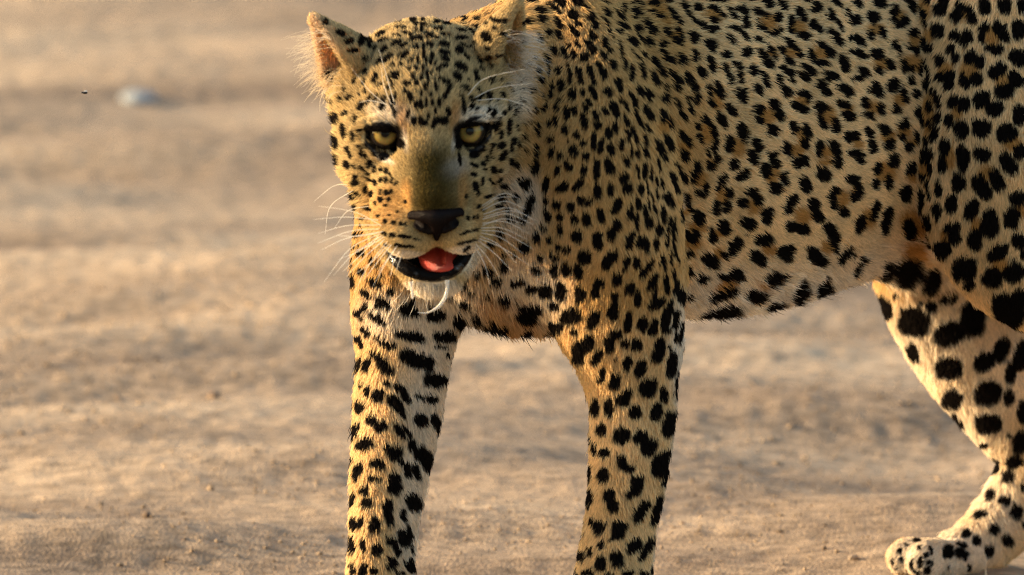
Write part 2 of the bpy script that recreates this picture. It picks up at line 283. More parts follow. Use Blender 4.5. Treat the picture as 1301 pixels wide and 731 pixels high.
# ears: cupped leaves of fine ribs
def ear(base, tip, rho, opening, dep):
    b0, t0 = np.array(base, float), np.array(tip, float)
    a = t0-b0; L = np.hypot(a[0], a[1]); a /= L
    bx = np.array([-a[1], a[0]]); bx = bx if bx[0] > 0 else -bx     # across, to the right in the picture
    for f in np.linspace(72, 288, 13):
        ph = math.radians(opening+f); pts = []
        for t in (0, .28, .55, .8, 1.0):
            r = rho*(1-t**1.7)*(1-.12*(f-180)**2/108**2)+2.0
            q = b0+a*L*t+bx*r*math.cos(ph)
            pts.append((*q, dep-0.018*t+r*PX*math.sin(ph), 6.5-3.4*t))
        tube(pts, 6, tag='ear', n=3)
ear((444,92), (400,26), 37, 208, .025)
ear((634,74), (657,5), 32, 330, .025)
SPOTS = """
T 660 0 7.307
115 15 65 30 10;385 30 55 35 25;540 20 45 35 45;195 120 50 30 25;195 190 40 32 20;315 85 75 28 35;75 215 45 26 0;365 230 65 32 50;505 145 50 45 40;550 225 42 28 45
670 175 45 38 60;705 245 32 30 0;265 310 38 38 0;360 330 50 32 50;505 295 68 28 50;680 340 52 32 60;545 420 42 28 60;645 415 38 30 60;675 475 42 38 60;320 490 50 38 60
430 505 55 28 60;465 435 25 25 0;515 515 42 28 65;600 540 38 36 0;790 410 50 35 60;835 475 28 22 60;785 530 38 30 50;870 615 50 32 65;745 620 42 28 65;790 690 45 34 75
250 570 55 22 80;270 675 45 22 85;160 650 40 32 50;370 655 40 30 50;555 680 55 28 80;655 670 55 30 65;475 690 40 22 80;455 625 35 18 70;130 550 30 25 0;60 620 35 30 60
180 370 45 30 70;45 390 25 25 0;610 65 35 15 45;800 35 35 20 30;955 85 35 28 90;920 150 60 20 40;950 245 60 20 35;915 300 25 25 0;810 130 60 14 50;820 270 110 16 68
930 470 90 12 80;975 610 50 18 80;1005 365 30 22 0
T 660 100 7.307
195 20 45 28 20;315 80 38 28 50;400 75 62 32 75;475 25 38 22 80;568 25 32 26 90;690 35 35 25 70;790 5 30 15 0;920 75 60 34 75;815 125 48 35 40;205 160 26 20 70
295 150 34 28 90;385 200 28 26 0;500 155 52 32 -65;590 130 35 24 70;685 130 72 24 65;645 220 32 24 60;615 280 45 25 55;135 285 38 22 90;265 255 28 26 0;220 290 32 25 80
355 270 40 25 75;445 320 58 28 85;510 300 40 28 70;710 340 45 26 65;795 310 38 32 50;870 270 45 35 60;895 330 40 30 75;350 390 55 25 80;285 415 35 25 40;600 400 75 27 75
722 435 42 27 60;435 480 45 30 90;540 525 45 32 65;890 460 55 34 85;825 510 58 32 85;155 475 65 26 88;310 560 35 28 10;35 550 50 14 -75;600 605 32 30 40;695 580 80 25 -85
755 625 65 28 -80;845 655 50 34 90;950 620 55 26 85;50 670 26 24 0;150 680 60 30 -85;310 690 45 26 90;385 710 35 28 90;510 675 50 38 60;620 715 40 25 30;940 210 35 20 60
990 265 60 15 75;990 400 45 18 80;1005 530 50 20 75;75 300 25 12 90;455 580 30 12 50;75 120 30 8 80;115 120 30 14 80;20 210 25 8 70
T 660 200 7.307
145 85 50 46 90;380 5 25 20 0;620 10 30 25 0;365 120 42 28 90;465 80 58 32 55;605 118 40 30 90;722 105 85 32 90;835 85 80 36 70;990 40 48 35 50;50 240 58 42 40
262 240 80 30 -78;410 272 58 40 -25;565 245 60 32 -60;525 275 28 30 0;965 200 55 38 -60;995 290 45 38 0;730 315 68 38 85;845 300 60 32 85;105 385 50 36 -60;80 490 60 35 -60
250 395 40 28 80;355 435 45 38 90;480 455 45 36 90;575 400 42 34 90;648 412 38 34 0;265 540 62 32 65;390 545 36 32 0;518 575 46 36 90;632 575 65 42 85;900 440 75 40 -65
762 545 72 34 70;220 660 40 30 50;390 670 48 32 85;540 715 50 30 0;900 625 50 40 60;860 690 50 40 0;725 715 45 25 0;1010 530 50 20 90;165 715 25 15 0;150 5 25 20 0;30 580 35 30 30
T 660 300 7.307
165 20 38 32 70;60 95 52 48 50;280 30 34 28 60;545 20 48 38 0;730 50 70 45 80;860 10 38 30 0;1000 60 60 25 90;365 105 34 26 40;445 115 40 36 30;330 185 50 22 15
195 190 38 26 50;165 300 48 24 20;325 305 45 32 50;445 300 58 34 70;560 325 62 40 65;615 185 62 60 0;810 245 62 45 -70;875 180 45 42 0;985 260 75 30 -75;905 395 55 38 75
740 435 60 45 -20;710 515 52 38 60;130 475 50 22 20;250 510 55 48 40;398 505 70 40 88;575 535 72 45 80;890 555 55 38 80;885 660 60 42 90;325 640 42 28 10;100 675 105 55 -5
500 705 75 30 20;715 705 45 25 0;20 410 30 25 0;1005 490 50 20 90
T 800 0 7.307
55 20 30 28 0;225 40 48 30 10;360 15 45 25 0;95 60 30 15 40;60 115 45 32 30;205 130 45 26 35;265 165 55 26 20;380 115 55 25 35;430 200 55 32 35;500 70 50 32 60
540 140 55 22 55;600 205 60 22 45;660 250 60 24 30;770 285 52 34 15;620 80 50 32 35;770 85 58 28 25;845 145 40 24 40;775 195 52 30 15;810 10 70 26 5;600 0 40 10 0
940 130 65 26 50;1000 90 50 32 20;160 230 45 30 45;205 290 45 34 40;62 285 38 36 0;85 365 38 16 50;165 400 45 42 30;350 315 50 28 65;415 385 45 25 35;440 315 60 24 60
460 405 30 22 40;300 420 42 36 0;295 495 40 24 50;350 560 60 24 35;465 560 58 36 55;575 355 60 45 65;590 525 60 35 90;735 430 58 45 40;770 470 30 25 0;735 600 80 40 70
640 670 58 35 50;885 515 52 40 40;985 625 48 32 60;890 660 75 26 65;955 270 52 28 10;935 375 65 25 50;1005 290 30 14 60;25 400 50 22 55;130 515 42 24 50;230 580 55 30 55
285 680 55 28 50;105 660 70 24 65;15 680 70 24 85;390 705 55 28 40;520 705 40 30 60;205 705 45 22 60;40 170 30 15 20;70 545 80 10 50;1000 710 30 30 0
F 230 60 95 70 30;770 150 80 60 20;330 200 60 40 30;410 350 50 60 60;250 120 100 60 30
T 800 100 7.307
15 10 28 22 0;228 25 50 26 45;90 120 50 32 65;168 155 65 30 70;30 210 85 20 68;330 85 38 24 60;315 190 50 38 40;420 85 40 30 50;440 30 35 22 60;525 20 40 34 40
588 85 45 32 75;598 190 50 30 90;525 205 45 20 70;550 285 52 24 75;435 235 52 24 65;475 350 58 24 58;165 320 80 32 62;300 350 60 40 75;360 420 55 28 75;715 115 50 30 80
740 225 50 30 60;810 105 85 38 62;925 295 65 40 50;825 380 80 42 50;1000 155 65 38 55;690 390 60 32 55;755 500 70 30 75;775 630 75 26 85;615 440 40 28 60;640 555 50 26 75
470 525 55 34 50;530 580 45 28 65;495 690 42 36 0;345 600 85 30 65;265 640 85 30 58;710 695 40 26 60;910 610 78 42 -85;1005 480 70 32 85;925 20 30 24 90;1005 20 40 22 90
165 470 60 16 65;145 565 55 22 80;95 420 55 18 70;60 345 40 18 70;50 540 85 18 75;140 690 55 28 85;75 690 40 18 85;15 680 50 18 85;15 480 40 14 80
F 790 190 60 120 0;700 510 60 110 0;510 600 60 60 0;300 450 60 60 30;980 640 70 90 0
T 800 200 7.307
320 8 30 20 0;500 10 45 25 10;65 130 55 18 75;130 130 65 26 85;190 150 75 12 90;240 220 60 15 85;290 240 50 14 85;260 80 70 12 85;430 95 60 20 60;485 195 55 24 70
385 190 55 22 80;415 280 55 22 65;610 85 62 34 85;580 175 60 30 85;740 70 45 42 0;800 20 35 28 80;945 60 55 55 0;1010 175 50 40 0;680 280 80 28 88;640 330 55 34 20
840 215 62 42 -55;800 280 30 28 0;905 325 55 36 90;880 450 60 42 -80;780 460 70 40 90;515 385 60 36 70;535 455 45 22 60;625 545 75 50 60;470 540 60 22 80;10 280 50 22 90
95 300 48 24 85;155 280 70 12 75;75 425 55 22 85;15 510 70 22 88;135 500 55 24 85;165 605 55 34 85;60 605 80 26 -85;250 360 50 14 85;205 390 60 12 75;175 440 55 14 75
235 520 65 14 75;320 390 60 16 70;365 400 80 24 72;300 520 75 24 85;260 670 58 34 75;360 620 85 18 80;400 650 85 18 85;340 690 60 12 80;500 700 50 35 20;590 700 50 40 20
860 640 72 48 75;745 690 50 32 60;15 710 30 18 0;1010 420 40 20 90
F 640 200 60 60 0;840 360 60 80 0;740 60 60 50 0;600 640 90 60 0;800 690 60 40 0;490 470 40 60 0
T 800 300 7.307
90 50 60 35 85;150 80 68 28 88;240 75 60 28 88;10 50 60 18 90;330 50 60 18 90;395 80 100 16 88;560 15 60 42 20;745 20 45 32 0;520 160 50 34 -10;730 210 85 58 45
940 110 60 45 -70;870 165 45 30 10;985 40 40 40 0;55 235 62 32 88;120 330 60 32 -65;175 245 62 32 -65;205 420 85 36 -62;290 220 50 24 85;310 270 60 16 85;365 210 75 14 88
510 310 55 42 30;400 350 70 22 88;640 370 55 40 -20;960 335 65 52 30;850 355 60 28 10;15 480 60 30 90;75 565 80 32 90;225 565 90 28 -75;195 620 60 30 -75;275 610 55 32 -70
330 440 80 26 88;425 490 85 36 88;465 560 70 38 88;520 520 25 25 0;830 495 130 42 -22;820 660 180 62 -10;365 650 70 30 88;320 700 50 26 -60;420 710 35 25 90;430 190 70 14 80
F 850 420 110 40 -15;800 150 50 50 0;560 60 90 60 0
T 940 0 7.307
95 5 35 18 0;245 40 55 38 50;390 45 62 38 40;470 0 30 14 0;605 5 25 22 0;690 80 58 55 0;850 15 70 26 40;900 50 35 20 60;25 110 62 32 75;48 215 62 32 60
170 125 65 28 20;225 155 35 22 50;155 190 25 16 90;210 285 75 28 45;305 325 40 34 0;345 285 38 28 0;340 180 46 44 0;548 140 72 40 55;465 190 45 38 60;465 275 58 30 60
575 345 62 42 0;695 260 80 42 40;830 145 65 40 65;905 240 70 26 62;870 355 95 32 52;1000 170 80 32 70;1010 355 35 20 90;40 350 55 26 55;50 490 55 46 0;158 375 50 28 40
270 460 75 22 60;305 540 35 26 45;190 510 55 28 55;255 590 58 30 40;105 660 55 42 80;205 705 45 26 50;435 405 60 34 40;385 475 45 32 65;525 490 60 32 50;445 570 60 30 35
780 450 95 34 40;810 500 45 40 60;665 530 72 32 65;745 590 60 26 0;945 575 62 44 50;960 640 45 36 0;620 650 78 32 38;425 660 75 34 40;570 700 60 28 30;825 700 75 38 20
355 715 35 20 0;15 270 20 20 0;1010 480 25 25 0
F 250 220 85 75 30;530 260 75 65 0;460 490 60 60 40;740 500 80 60 30;290 500 60 50 30
T 940 100 7.307
15 175 38 72 0;5 30 12 35 0;232 30 58 28 70;155 105 50 42 20;355 30 55 24 80;410 130 50 38 60;470 15 35 25 40;595 10 42 25 0;835 5 70 25 0;740 70 58 46 30
780 135 42 36 0;580 145 62 40 20;615 180 35 24 80;545 275 82 40 25;960 105 70 48 30;305 240 58 42 60;350 340 55 42 70;165 290 48 46 0;165 390 50 35 65;290 485 60 52 0
15 500 85 42 80;135 615 72 48 70;480 455 58 40 90;600 490 65 38 80;590 600 55 38 90;420 645 80 46 75;750 260 62 36 25;725 320 40 30 90;750 405 65 36 70;870 430 70 44 85
940 240 65 42 15;990 345 60 42 20;1000 540 50 45 0;720 620 55 38 -75;710 690 40 32 90;860 640 80 42 58;95 700 55 30 10;285 705 50 30 0;570 718 40 18 0;1005 690 30 30 0
F 240 350 80 90 30;800 340 60 90 0;560 540 60 110 0;510 660 70 60 0;790 680 60 60 0;560 205 70 40 20;980 290 60 50 0
T 940 200 7.307
110 20 50 42 30;300 40 65 42 60;222 125 70 42 85;30 155 62 45 -50;395 195 65 42 75;305 285 62 52 20;530 55 65 50 10;585 40 40 50 0;590 255 72 52 65;885 40 60 42 85
755 150 72 55 40;800 165 35 38 0;95 320 55 45 20;150 395 45 52 70;20 420 45 30 90;60 600 70 52 30;235 500 62 50 0;230 560 55 48 0;465 400 70 42 -50;430 475 45 45 0
665 440 72 50 70;700 540 60 48 40;865 310 42 45 60;845 410 70 32 75;940 505 55 48 40;1000 195 50 42 40;1010 350 40 20 90;465 640 65 48 10;565 660 60 52 0;825 670 85 50 55
210 718 80 18 0;50 700 20 10 0
F 290 160 60 90 20;110 440 70 80 0;560 540 90 80 0;930 390 60 90 0;770 40 70 40 0
T 940 300 7.307
210 35 88 45 -8;405 140 80 70 0;140 185 85 52 30;180 215 50 40 0;665 160 75 65 60;720 210 60 45 30;850 40 50 62 0;845 90 30 50 0;930 180 70 38 -50;985 110 45 35 -50
280 370 75 62 -10;355 345 45 34 0;125 520 95 55 0;300 605 78 48 -15;520 480 110 58 -62;740 460 80 62 -50;775 370 45 16 80;150 690 60 25 10;10 355 15 25 0
F 250 115 70 40 0;200 430 60 40 0;780 90 50 60 0;400 560 60 60 0
T 1080 0 7.307
55 40 50 32 60;260 45 70 42 30;30 200 48 55 60;190 165 68 52 60;400 110 50 45 -60;390 200 45 36 70;440 245 55 36 0;490 210 40 42 0;510 10 35 22 30;570 80 65 40 65
720 10 35 40 0;680 135 55 34 75;705 220 50 24 80;840 95 58 55 0;885 25 48 42 0;1000 140 45 65 0;175 335 50 28 80;285 310 58 32 70;60 385 75 38 42;70 515 75 34 25
240 505 62 58 0;405 430 60 42 60;430 495 45 28 75;580 315 55 45 10;545 450 40 28 45;605 485 50 38 -60;825 290 60 68 0;690 420 65 32 85;745 450 45 42 0;985 330 45 42 0
110 675 62 42 40;250 665 52 32 40;355 615 55 40 75;490 625 62 36 75;560 640 45 22 80;645 655 65 24 85;700 610 42 28 70;730 690 45 25 85;845 555 55 38 90;945 450 38 40 0
985 545 42 45 0;845 705 45 40 0;950 700 55 30 80;45 718 55 16 0;550 725 40 10 0
F 440 170 60 70 0;590 390 70 60 0;740 330 60 60 0;270 600 90 60 0;700 100 70 140 0;560 600 120 80 0;900 640 80 60 0;210 280 80 50 0
T 1080 100 7.307
55 10 48 28 0;235 100 75 42 65;165 110 40 25 0;380 65 48 58 0;375 120 30 20 0;480 155 75 36 70;545 20 38 42 0;605 150 52 38 20;700 75 50 34 70;735 15 35 25 0
920 45 52 45 -30;835 5 42 22 0;785 135 50 30 60;825 210 58 30 80;750 255 60 28 85;115 225 40 50 0;155 340 60 38 15;270 285 55 36 70;390 285 48 42 50;470 415 58 48 -40
610 320 55 32 80;670 360 80 28 82;660 290 40 16 40;820 360 60 36 -75;750 420 45 25 80;795 510 75 36 -80;715 580 58 26 85;300 475 60 45 35;160 500 62 36 55;190 630 65 38 70
340 610 55 48 -45;470 540 40 32 50;610 545 65 34 70;530 630 45 45 0;25 530 45 48 0;970 220 58 48 -40;930 395 40 55 0;1005 480 30 55 0;885 640 52 80 0;50 700 60 40 10
680 690 30 45 0;740 700 45 50 0;390 710 40 22 0;5 140 12 30 0;8 355 18 30 0;1010 680 20 40 0
F 190 270 70 70 0;430 200 70 60 0;480 490 70 60 0;330 540 80 60 20;740 330 60 220 0;1000 330 50 70 0;560 590 70 50 0;50 610 60 40 0
T 1080 200 7.307
75 25 55 32 15;235 105 36 55 0;380 40 55 50 0;220 245 42 45 0;345 220 30 70 0;565 95 45 62 0;510 130 25 30 0;680 20 25 40 0;750 90 80 30 88;865 70 42 68 0
680 170 45 28 60;30 210 45 50 0;55 310 45 75 0;20 380 35 30 0;500 325 55 75 0;665 390 115 36 92;740 300 90 22 85;835 280 75 35 88;1000 225 45 70 0;210 490 95 38 -75
75 620 90 48 -70;320 580 125 45 -75;520 650 90 60 85;715 605 75 55 90;820 490 82 34 85;955 430 72 50 80;960 665 65 62 20;690 700 50 30 90
F 300 130 110 100 0;560 600 130 130 0;700 100 60 100 0;40 300 60 60 0;150 560 60 90 0;560 160 60 60 0
T 1080 300 7.307
310 270 60 70 0;520 280 115 125 0;410 240 50 50 0;735 380 85 115 0;860 120 65 85 0;985 20 50 45 0;1010 310 40 90 0;920 555 62 55 0;765 640 40 45 0;580 710 90 60 0
350 640 60 50 60;300 590 50 30 50;445 535 35 30 0;660 600 30 30 0;685 30 35 35 0;40 260 90 22 -60;90 200 40 20 -70;10 160 15 30 0
F 560 110 120 85 0
T 1200 0 5.218
10 30 20 60 0;110 45 35 30 0;85 105 34 50 70;180 100 65 34 70;270 50 60 38 75;400 40 45 50 0;508 40 22 50 0;75 235 35 35 0;145 255 36 56 20;270 185 35 30 -40
245 240 50 25 90;375 210 75 42 60;330 325 60 30 5;490 200 40 65 0;50 325 32 30 0;75 385 32 32 0;175 385 48 36 -50;235 410 38 36 0;140 540 58 28 70;210 525 42 44 0
350 470 65 42 -40;470 525 60 40 50;400 600 65 50 -10;485 385 55 50 20;35 530 38 65 15;65 675 48 40 -40;130 695 38 45 0;245 660 62 45 -40;330 710 60 40 0;495 725 40 20 0
F 320 240 60 70 0;400 530 70 50 0;130 80 50 60 0;170 470 70 60 0;270 690 50 40 0;510 200 30 50 0
T 1200 140 5.218
38 75 32 42 0;120 130 44 58 0;125 0 35 15 0;330 10 55 32 0;495 30 45 65 0;250 120 58 55 30;210 85 25 30 0;415 145 60 55 20;385 190 30 30 0;250 295 60 45 20
15 245 32 55 0;5 360 18 50 0;125 320 42 85 0;500 275 40 48 0;425 355 82 48 52;98 475 42 58 0;348 455 75 42 60;250 510 85 48 52;230 470 40 40 0;55 615 42 60 0
180 655 42 68 15;300 700 45 50 0;490 580 60 48 0;445 690 45 55 0
F 450 220 60 50 0;280 420 60 60 0;40 310 40 90 0;500 650 40 50 0
T 1200 280 5.218
60 50 55 40 -20;75 115 40 42 0;15 180 35 55 0;300 40 60 62 0;210 120 48 70 10;440 15 50 28 0;490 130 45 50 0;355 205 70 45 -30;320 375 65 65 20;455 335 72 62 -30
140 310 78 75 0;170 420 36 30 0;400 540 78 62 0;435 620 85 70 0;500 510 60 60 0;30 500 45 45 0;185 650 80 110 0;40 710 50 30 0;255 595 35 35 0;515 215 20 35 0
F 370 300 60 60 0;20 90 40 50 0;220 20 50 40 0
T 1100 380 4.06
255 115 75 68 30;340 30 30 30 0;420 0 40 22 0;435 175 78 55 -20;545 105 60 70 20;740 60 75 75 0;430 350 70 55 0;612 320 60 45 -30;695 265 42 65 20;795 290 35 75 10
745 380 28 58 0;735 505 26 42 0;632 480 68 65 -20;450 510 52 50 20;635 635 70 50 5;805 580 25 60 0;795 715 40 40 0;250 270 50 26 60;480 620 50 20 60;105 35 60 28 60
T 1100 540 3.826
600 5 55 32 0;750 80 35 55 0;725 175 38 42 30;630 200 28 45 0;590 165 22 26 0;695 250 34 32 0;612 342 36 20 -60;675 365 30 26 0;735 422 32 40 20;562 438 34 18 -15
625 512 30 25 20;490 525 18 24 20;540 565 22 28 0;685 563 32 28 0;600 612 26 28 0;465 588 30 13 15;400 620 30 32 0;465 630 36 26 15;502 690 14 14 0;402 690 10 9 0
168 615 13 18 0;130 662 10 13 0;176 655 12 13 0;198 583 10 12 0;250 560 22 10 -20;262 598 12 9 0;318 612 11 20 0;292 632 14 13 0;265 665 14 26 0;302 665 11 12 0
300 705 16 22 0;325 665 10 14 0;258 720 12 12 0;228 680 11 26 0;240 715 10 12 0;765 300 12 22 0;695 50 12 12 0;765 485 10 14 0;155 700 8 9 0;575 85 20 14 0
T 720 390 6.356
60 60 65 50 -20;220 100 75 42 -60;380 35 45 50 0;492 120 90 32 -80;612 130 40 62 0;695 160 32 75 10;790 115 38 85 0;868 95 22 75 5;925 140 18 60 20;170 290 85 50 -50
100 390 40 55 20;400 215 42 45 0;345 300 45 72 0;250 400 35 65 30;470 285 35 42 20;560 300 45 50 0;735 340 48 110 15;490 455 32 68 5;590 495 40 75 20;835 460 42 110 5
395 595 48 65 20;290 520 30 40 0;650 640 70 80 40;490 700 42 50 0;775 690 35 55 0;875 630 22 110 8;65 195 30 22 0;905 210 14 90 10;870 230 14 50 0;400 420 16 20 0;280 580 25 30 20;820 340 14 40 0;825 20 20 40 0
T 720 500 6.356
460 40 60 60 0;345 110 42 75 0;240 110 35 70 0;550 150 50 62 20;720 140 48 70 15;815 240 55 108 12;775 30 32 50 0;630 5 35 15 0;290 295 36 48 0;445 340 70 68 20
595 355 65 55 20;655 430 58 80 40;190 370 28 40 0;315 480 50 42 0;860 370 10 100 8;455 560 42 62 0;500 605 40 36 0;740 570 65 105 20;800 480 22 30 0;305 655 42 65 0
185 650 26 75 5;570 705 52 45 0;795 660 32 85 20;875 15 22 25 0;235 440 22 50 0
T 720 616 6.356
545 45 85 42 -40;345 85 42 55 20;375 165 50 60 0;190 110 36 65 0;600 210 46 108 30;710 210 32 135 12;270 345 46 60 15;420 370 55 75 20;365 440 30 20 -30;135 415 22 38 10
280 490 26 34 0;540 495 50 75 40;630 520 32 110 30;130 575 34 42 0;190 540 20 45 0;275 635 45 62 0;405 600 50 65 -15;710 480 10 60 0;125 270 18 50 0;345 722 40 18 0
490 710 45 30 0;610 718 45 22 0;180 715 50 24 0;675 690 12 35 10;210 300 18 40 0;75 715 25 20 0;790 15 14 18 0
T 430 390 6.359
330 95 78 30 35;175 55 40 26 60;230 195 45 22 50;185 280 65 20 65;320 255 35 20 30;405 310 70 28 15;575 235 120 40 12;580 35 70 42 20;780 65 60 45 0;970 100 40 65 10
860 240 85 36 5;820 320 55 16 5;985 310 20 22 0;620 425 135 62 18;770 590 90 58 0;370 470 105 40 50;235 470 30 60 20;175 470 18 65 10;390 620 35 22 30;510 680 75 35 50
330 705 50 32 10;240 685 26 38 20;190 635 16 24 0;290 390 30 18 30;870 390 24 14 0;205 20 25 20 30;640 715 40 16 0;740 725 40 10 0;420 10 35 12 0;1075 100 12 25 0
T 430 500 6.356
320 30 50 38 0;540 30 60 34 45;460 85 90 42 50;505 150 50 24 65;650 30 40 26 20;750 45 48 34 0;185 110 45 42 60;655 210 62 52 40;785 240 75 40 58;815 330 65 28 75
270 215 45 32 30;350 265 58 45 10;490 305 75 28 62;560 310 60 26 65;590 420 55 32 70;145 310 70 26 -75;225 410 80 46 -15;455 480 55 60 60;425 450 50 26 0;700 530 135 62 52
760 640 45 85 0;320 570 65 42 25;550 620 65 30 75;510 560 50 22 50;620 635 70 32 65;165 640 75 32 -70;300 685 50 30 0;455 690 50 45 0;110 530 50 18 80;850 240 60 14 85;830 510 14 50 0;240 10 25 15 0
T 430 616 6.356
450 25 65 42 -5;215 50 38 34 0;235 150 52 42 -30;120 130 85 18 -75;595 140 58 72 -25;690 170 24 60 0;665 270 14 75 15;400 175 50 42 60;410 260 75 32 80;515 240 25 60 0
130 310 22 62 5;185 310 28 52 10;300 325 48 62 0;560 390 28 65 -10;520 440 40 72 -25;120 490 30 75 0;208 490 22 58 0;430 465 52 40 30;470 530 28 45 -20;305 530 42 55 10
430 640 40 55 10;550 660 22 60 -40;590 660 22 60 -25;125 680 24 50 0;205 690 34 55 10;290 695 32 30 -20;495 722 40 14 0;640 370 12 30 10;585 520 12 35 0;72 455 12 25 0
T 540 330 5.22
410 65 32 34 0;525 38 32 30 0;345 85 20 20 0;748 60 38 26 20;860 60 32 40 0;945 55 32 45 0;1020 75 28 55 0;255 150 30 26 0;310 195 22 20 0;465 138 28 26 0
620 140 50 26 -10;715 185 45 26 0;805 205 48 45 0;910 205 36 60 0;1025 225 25 60 0;525 240 45 26 5;262 265 36 24 0;345 345 28 36 0;690 325 95 46 0;860 300 36 26 0
975 370 70 50 -20;840 455 85 42 -20;220 395 40 62 0;65 365 60 45 0;480 430 60 40 -20;570 465 45 30 0;665 430 32 22 0;125 510 75 35 5;85 575 35 16 10;230 570 20 16 0
390 415 28 22 0;435 380 26 22 0;1025 610 40 75 0;995 475 26 18 0;800 550 20 18 0;415 218 18 16 0;20 690 25 60 0;175 210 22 26 0
F 420 280 90 60 20;510 420 110 45 15
T 460 10 9.136
230 330 65 22 -25;430 190 45 20 -15;455 265 72 18 0;525 325 65 20 12;405 352 62 18 5;255 405 65 24 -20;405 435 65 26 -25;590 170 40 26 0;745 105 36 20 0;885 90 50 26 10
710 160 26 28 0;630 220 38 24 0;735 228 42 16 0;690 240 18 45 0;635 290 24 24 0;690 290 14 30 0;740 305 36 16 -10;870 190 42 18 0;970 200 42 18 5;875 270 60 22 -12
960 338 55 20 5;80 395 35 20 -50;95 455 36 16 -30;15 385 22 45 20;155 490 38 18 -30;262 505 55 30 -40;490 460 55 30 -20;590 390 55 34 0;670 375 40 32 0;785 330 45 18 0
780 370 55 24 -5;855 375 35 20 0;485 570 70 38 -25;625 490 42 36 0;310 605 75 32 -45;210 640 60 28 -50;575 628 42 26 -15;30 590 45 22 -50;105 605 45 22 -55;715 470 20 40 0
715 560 22 60 0;790 450 45 26 10;650 615 20 42 0;810 575 22 42 -15;745 640 16 45 0;795 650 24 34 0;845 665 18 28 0;925 440 40 34 0;985 465 30 26 0;920 535 38 28 10
985 560 30 22 20;935 605 34 26 10;955 690 38 30 20;455 670 32 22 0;360 675 28 18 0;620 715 38 22 0;550 720 32 14 0;705 705 20 28 0;880 720 28 14 0;55 725 20 12 0;690 140 10 30 0
T 560 10 9.136
145 150 42 26 0;270 155 50 24 15;60 205 62 18 5;265 210 36 12 0;225 285 65 20 20;345 300 90 18 38;415 250 45 18 40;50 335 60 20 0;225 372 80 22 5;45 450 62 28 25
265 465 65 18 35;375 470 45 24 35;205 515 50 50 30;285 590 55 24 50;50 545 58 28 20;50 615 58 28 15;40 690 40 28 20;220 695 75 38 25;440 610 65 32 60;545 475 36 22 15
535 345 65 50 35;525 200 24 18 0;625 245 28 24 0;720 310 36 30 0;410 165 36 24 30;405 420 35 16 20;565 580 45 24 10;670 555 36 20 0;465 715 35 20 30;565 690 20 45 -10;690 160 80 30 0;600 140 60 20 0
975 180 45 24 0;975 390 30 40 0
T 460 85 9.136
45 65 38 22 -60;165 145 62 26 -65;40 190 40 20 -70;55 290 25 15 -50;390 105 55 50 0;340 180 85 14 68;320 250 22 25 0;105 380 60 22 -50;185 350 42 18 -60;160 415 22 24 -40
260 380 36 22 -50;245 490 34 24 -20;525 208 48 30 0;555 45 26 30 0;625 35 28 32 0;705 40 18 45 0;600 125 30 30 20;640 205 28 42 -10;690 150 22 32 0;755 100 20 40 0
800 85 20 30 0;770 190 18 60 0;740 250 30 45 0;885 45 32 26 30;955 10 40 20 0;910 160 30 26 0;970 185 40 28 0;850 215 18 30 0;865 265 24 30 0;505 310 22 34 -10
565 365 32 60 -20;690 320 18 45 0;800 330 24 32 0;635 450 34 44 0;690 455 24 60 -10;815 435 24 36 0;850 520 18 45 0;895 430 28 50 0;955 355 28 42 0;995 285 20 45 0
540 555 26 48 15;605 640 36 45 0;680 640 34 52 0;730 660 40 36 0;765 590 20 45 0;840 660 36 45 0;930 650 36 42 0;880 630 30 40 0;975 625 24 40 0;990 530 20 45 -10
405 350 20 45 10;355 450 24 55 -10;390 550 26 50 -20;370 400 25 60 -15;20 450 25 30 0;745 430 14 60 0;840 150 14 20 0;980 645 25 30 0;820 700 25 25 0
T 560 85 9.136
230 30 75 42 25;185 130 65 40 55;30 10 45 25 0;470 40 38 26 40;560 20 22 36 -20;395 85 34 32 20;405 150 28 34 -10;310 180 30 18 40;60 190 48 30 0;100 230 22 45 -10
80 300 22 32 0;45 355 28 45 0;285 265 45 28 40;570 170 30 40 -30;615 140 25 18 30;680 165 24 20 0;430 285 38 20 45;545 355 45 60 -20;460 345 24 26 0;425 385 30 28 0
355 400 32 24 -20;350 470 30 36 30;415 495 30 22 -20;690 345 28 42 -20;335 360 26 20 0;220 240 20 18 0;780 270 40 12 60;250 450 28 110 -8;205 330 12 40 0;85 530 28 55 -20
50 630 40 50 0;760 460 24 62 0;605 545 26 55 0;710 550 26 36 0;655 655 32 70 5;770 670 28 60 5;825 520 16 75 0;890 520 14 70 8;940 400 12 40 -10;840 700 12 40 0
555 500 18 30 -20;10 160 18 25 0;735 215 30 10 45;640 410 20 15 20;5 640 30 45 0;970 660 14 36 0;930 190 10 30 0;930 280 20 24 0
T 410 90 7.311
70 40 50 40 0;400 20 24 34 20;498 80 28 55 20;305 110 24 34 0;400 115 16 34 15;410 200 14 24 0;620 165 18 22 0;260 260 40 24 -35;190 270 18 34 10;365 335 30 45 25
440 280 22 50 35;510 260 18 50 20;570 300 26 55 10;350 225 14 16 0;150 455 28 58 -5;230 408 34 20 -10;310 455 20 42 0;220 565 26 68 0;292 612 20 55 0;150 660 22 60 -10
90 640 10 70 0;555 360 26 26 0;540 145 38 12 -20;340 548 14 18 0;400 535 20 36 0;235 718 20 14 0;225 190 16 16 0;100 460 8 40 0;120 300 14 24 10
T 410 180 7.31
155 25 20 45 -15;65 130 14 55 -10;115 130 14 36 -5;160 170 20 48 -8;240 70 24 26 -15;265 125 22 36 -20;240 215 28 42 -25;150 290 34 34 20;320 315 26 24 20;320 370 36 26 0
305 365 16 32 0;310 230 28 14 45;410 432 22 30 0;335 465 45 18 30;295 505 38 22 35;230 460 16 18 0;460 490 16 36 10;430 625 36 16 35;370 100 22 46 10;345 45 20 20 0
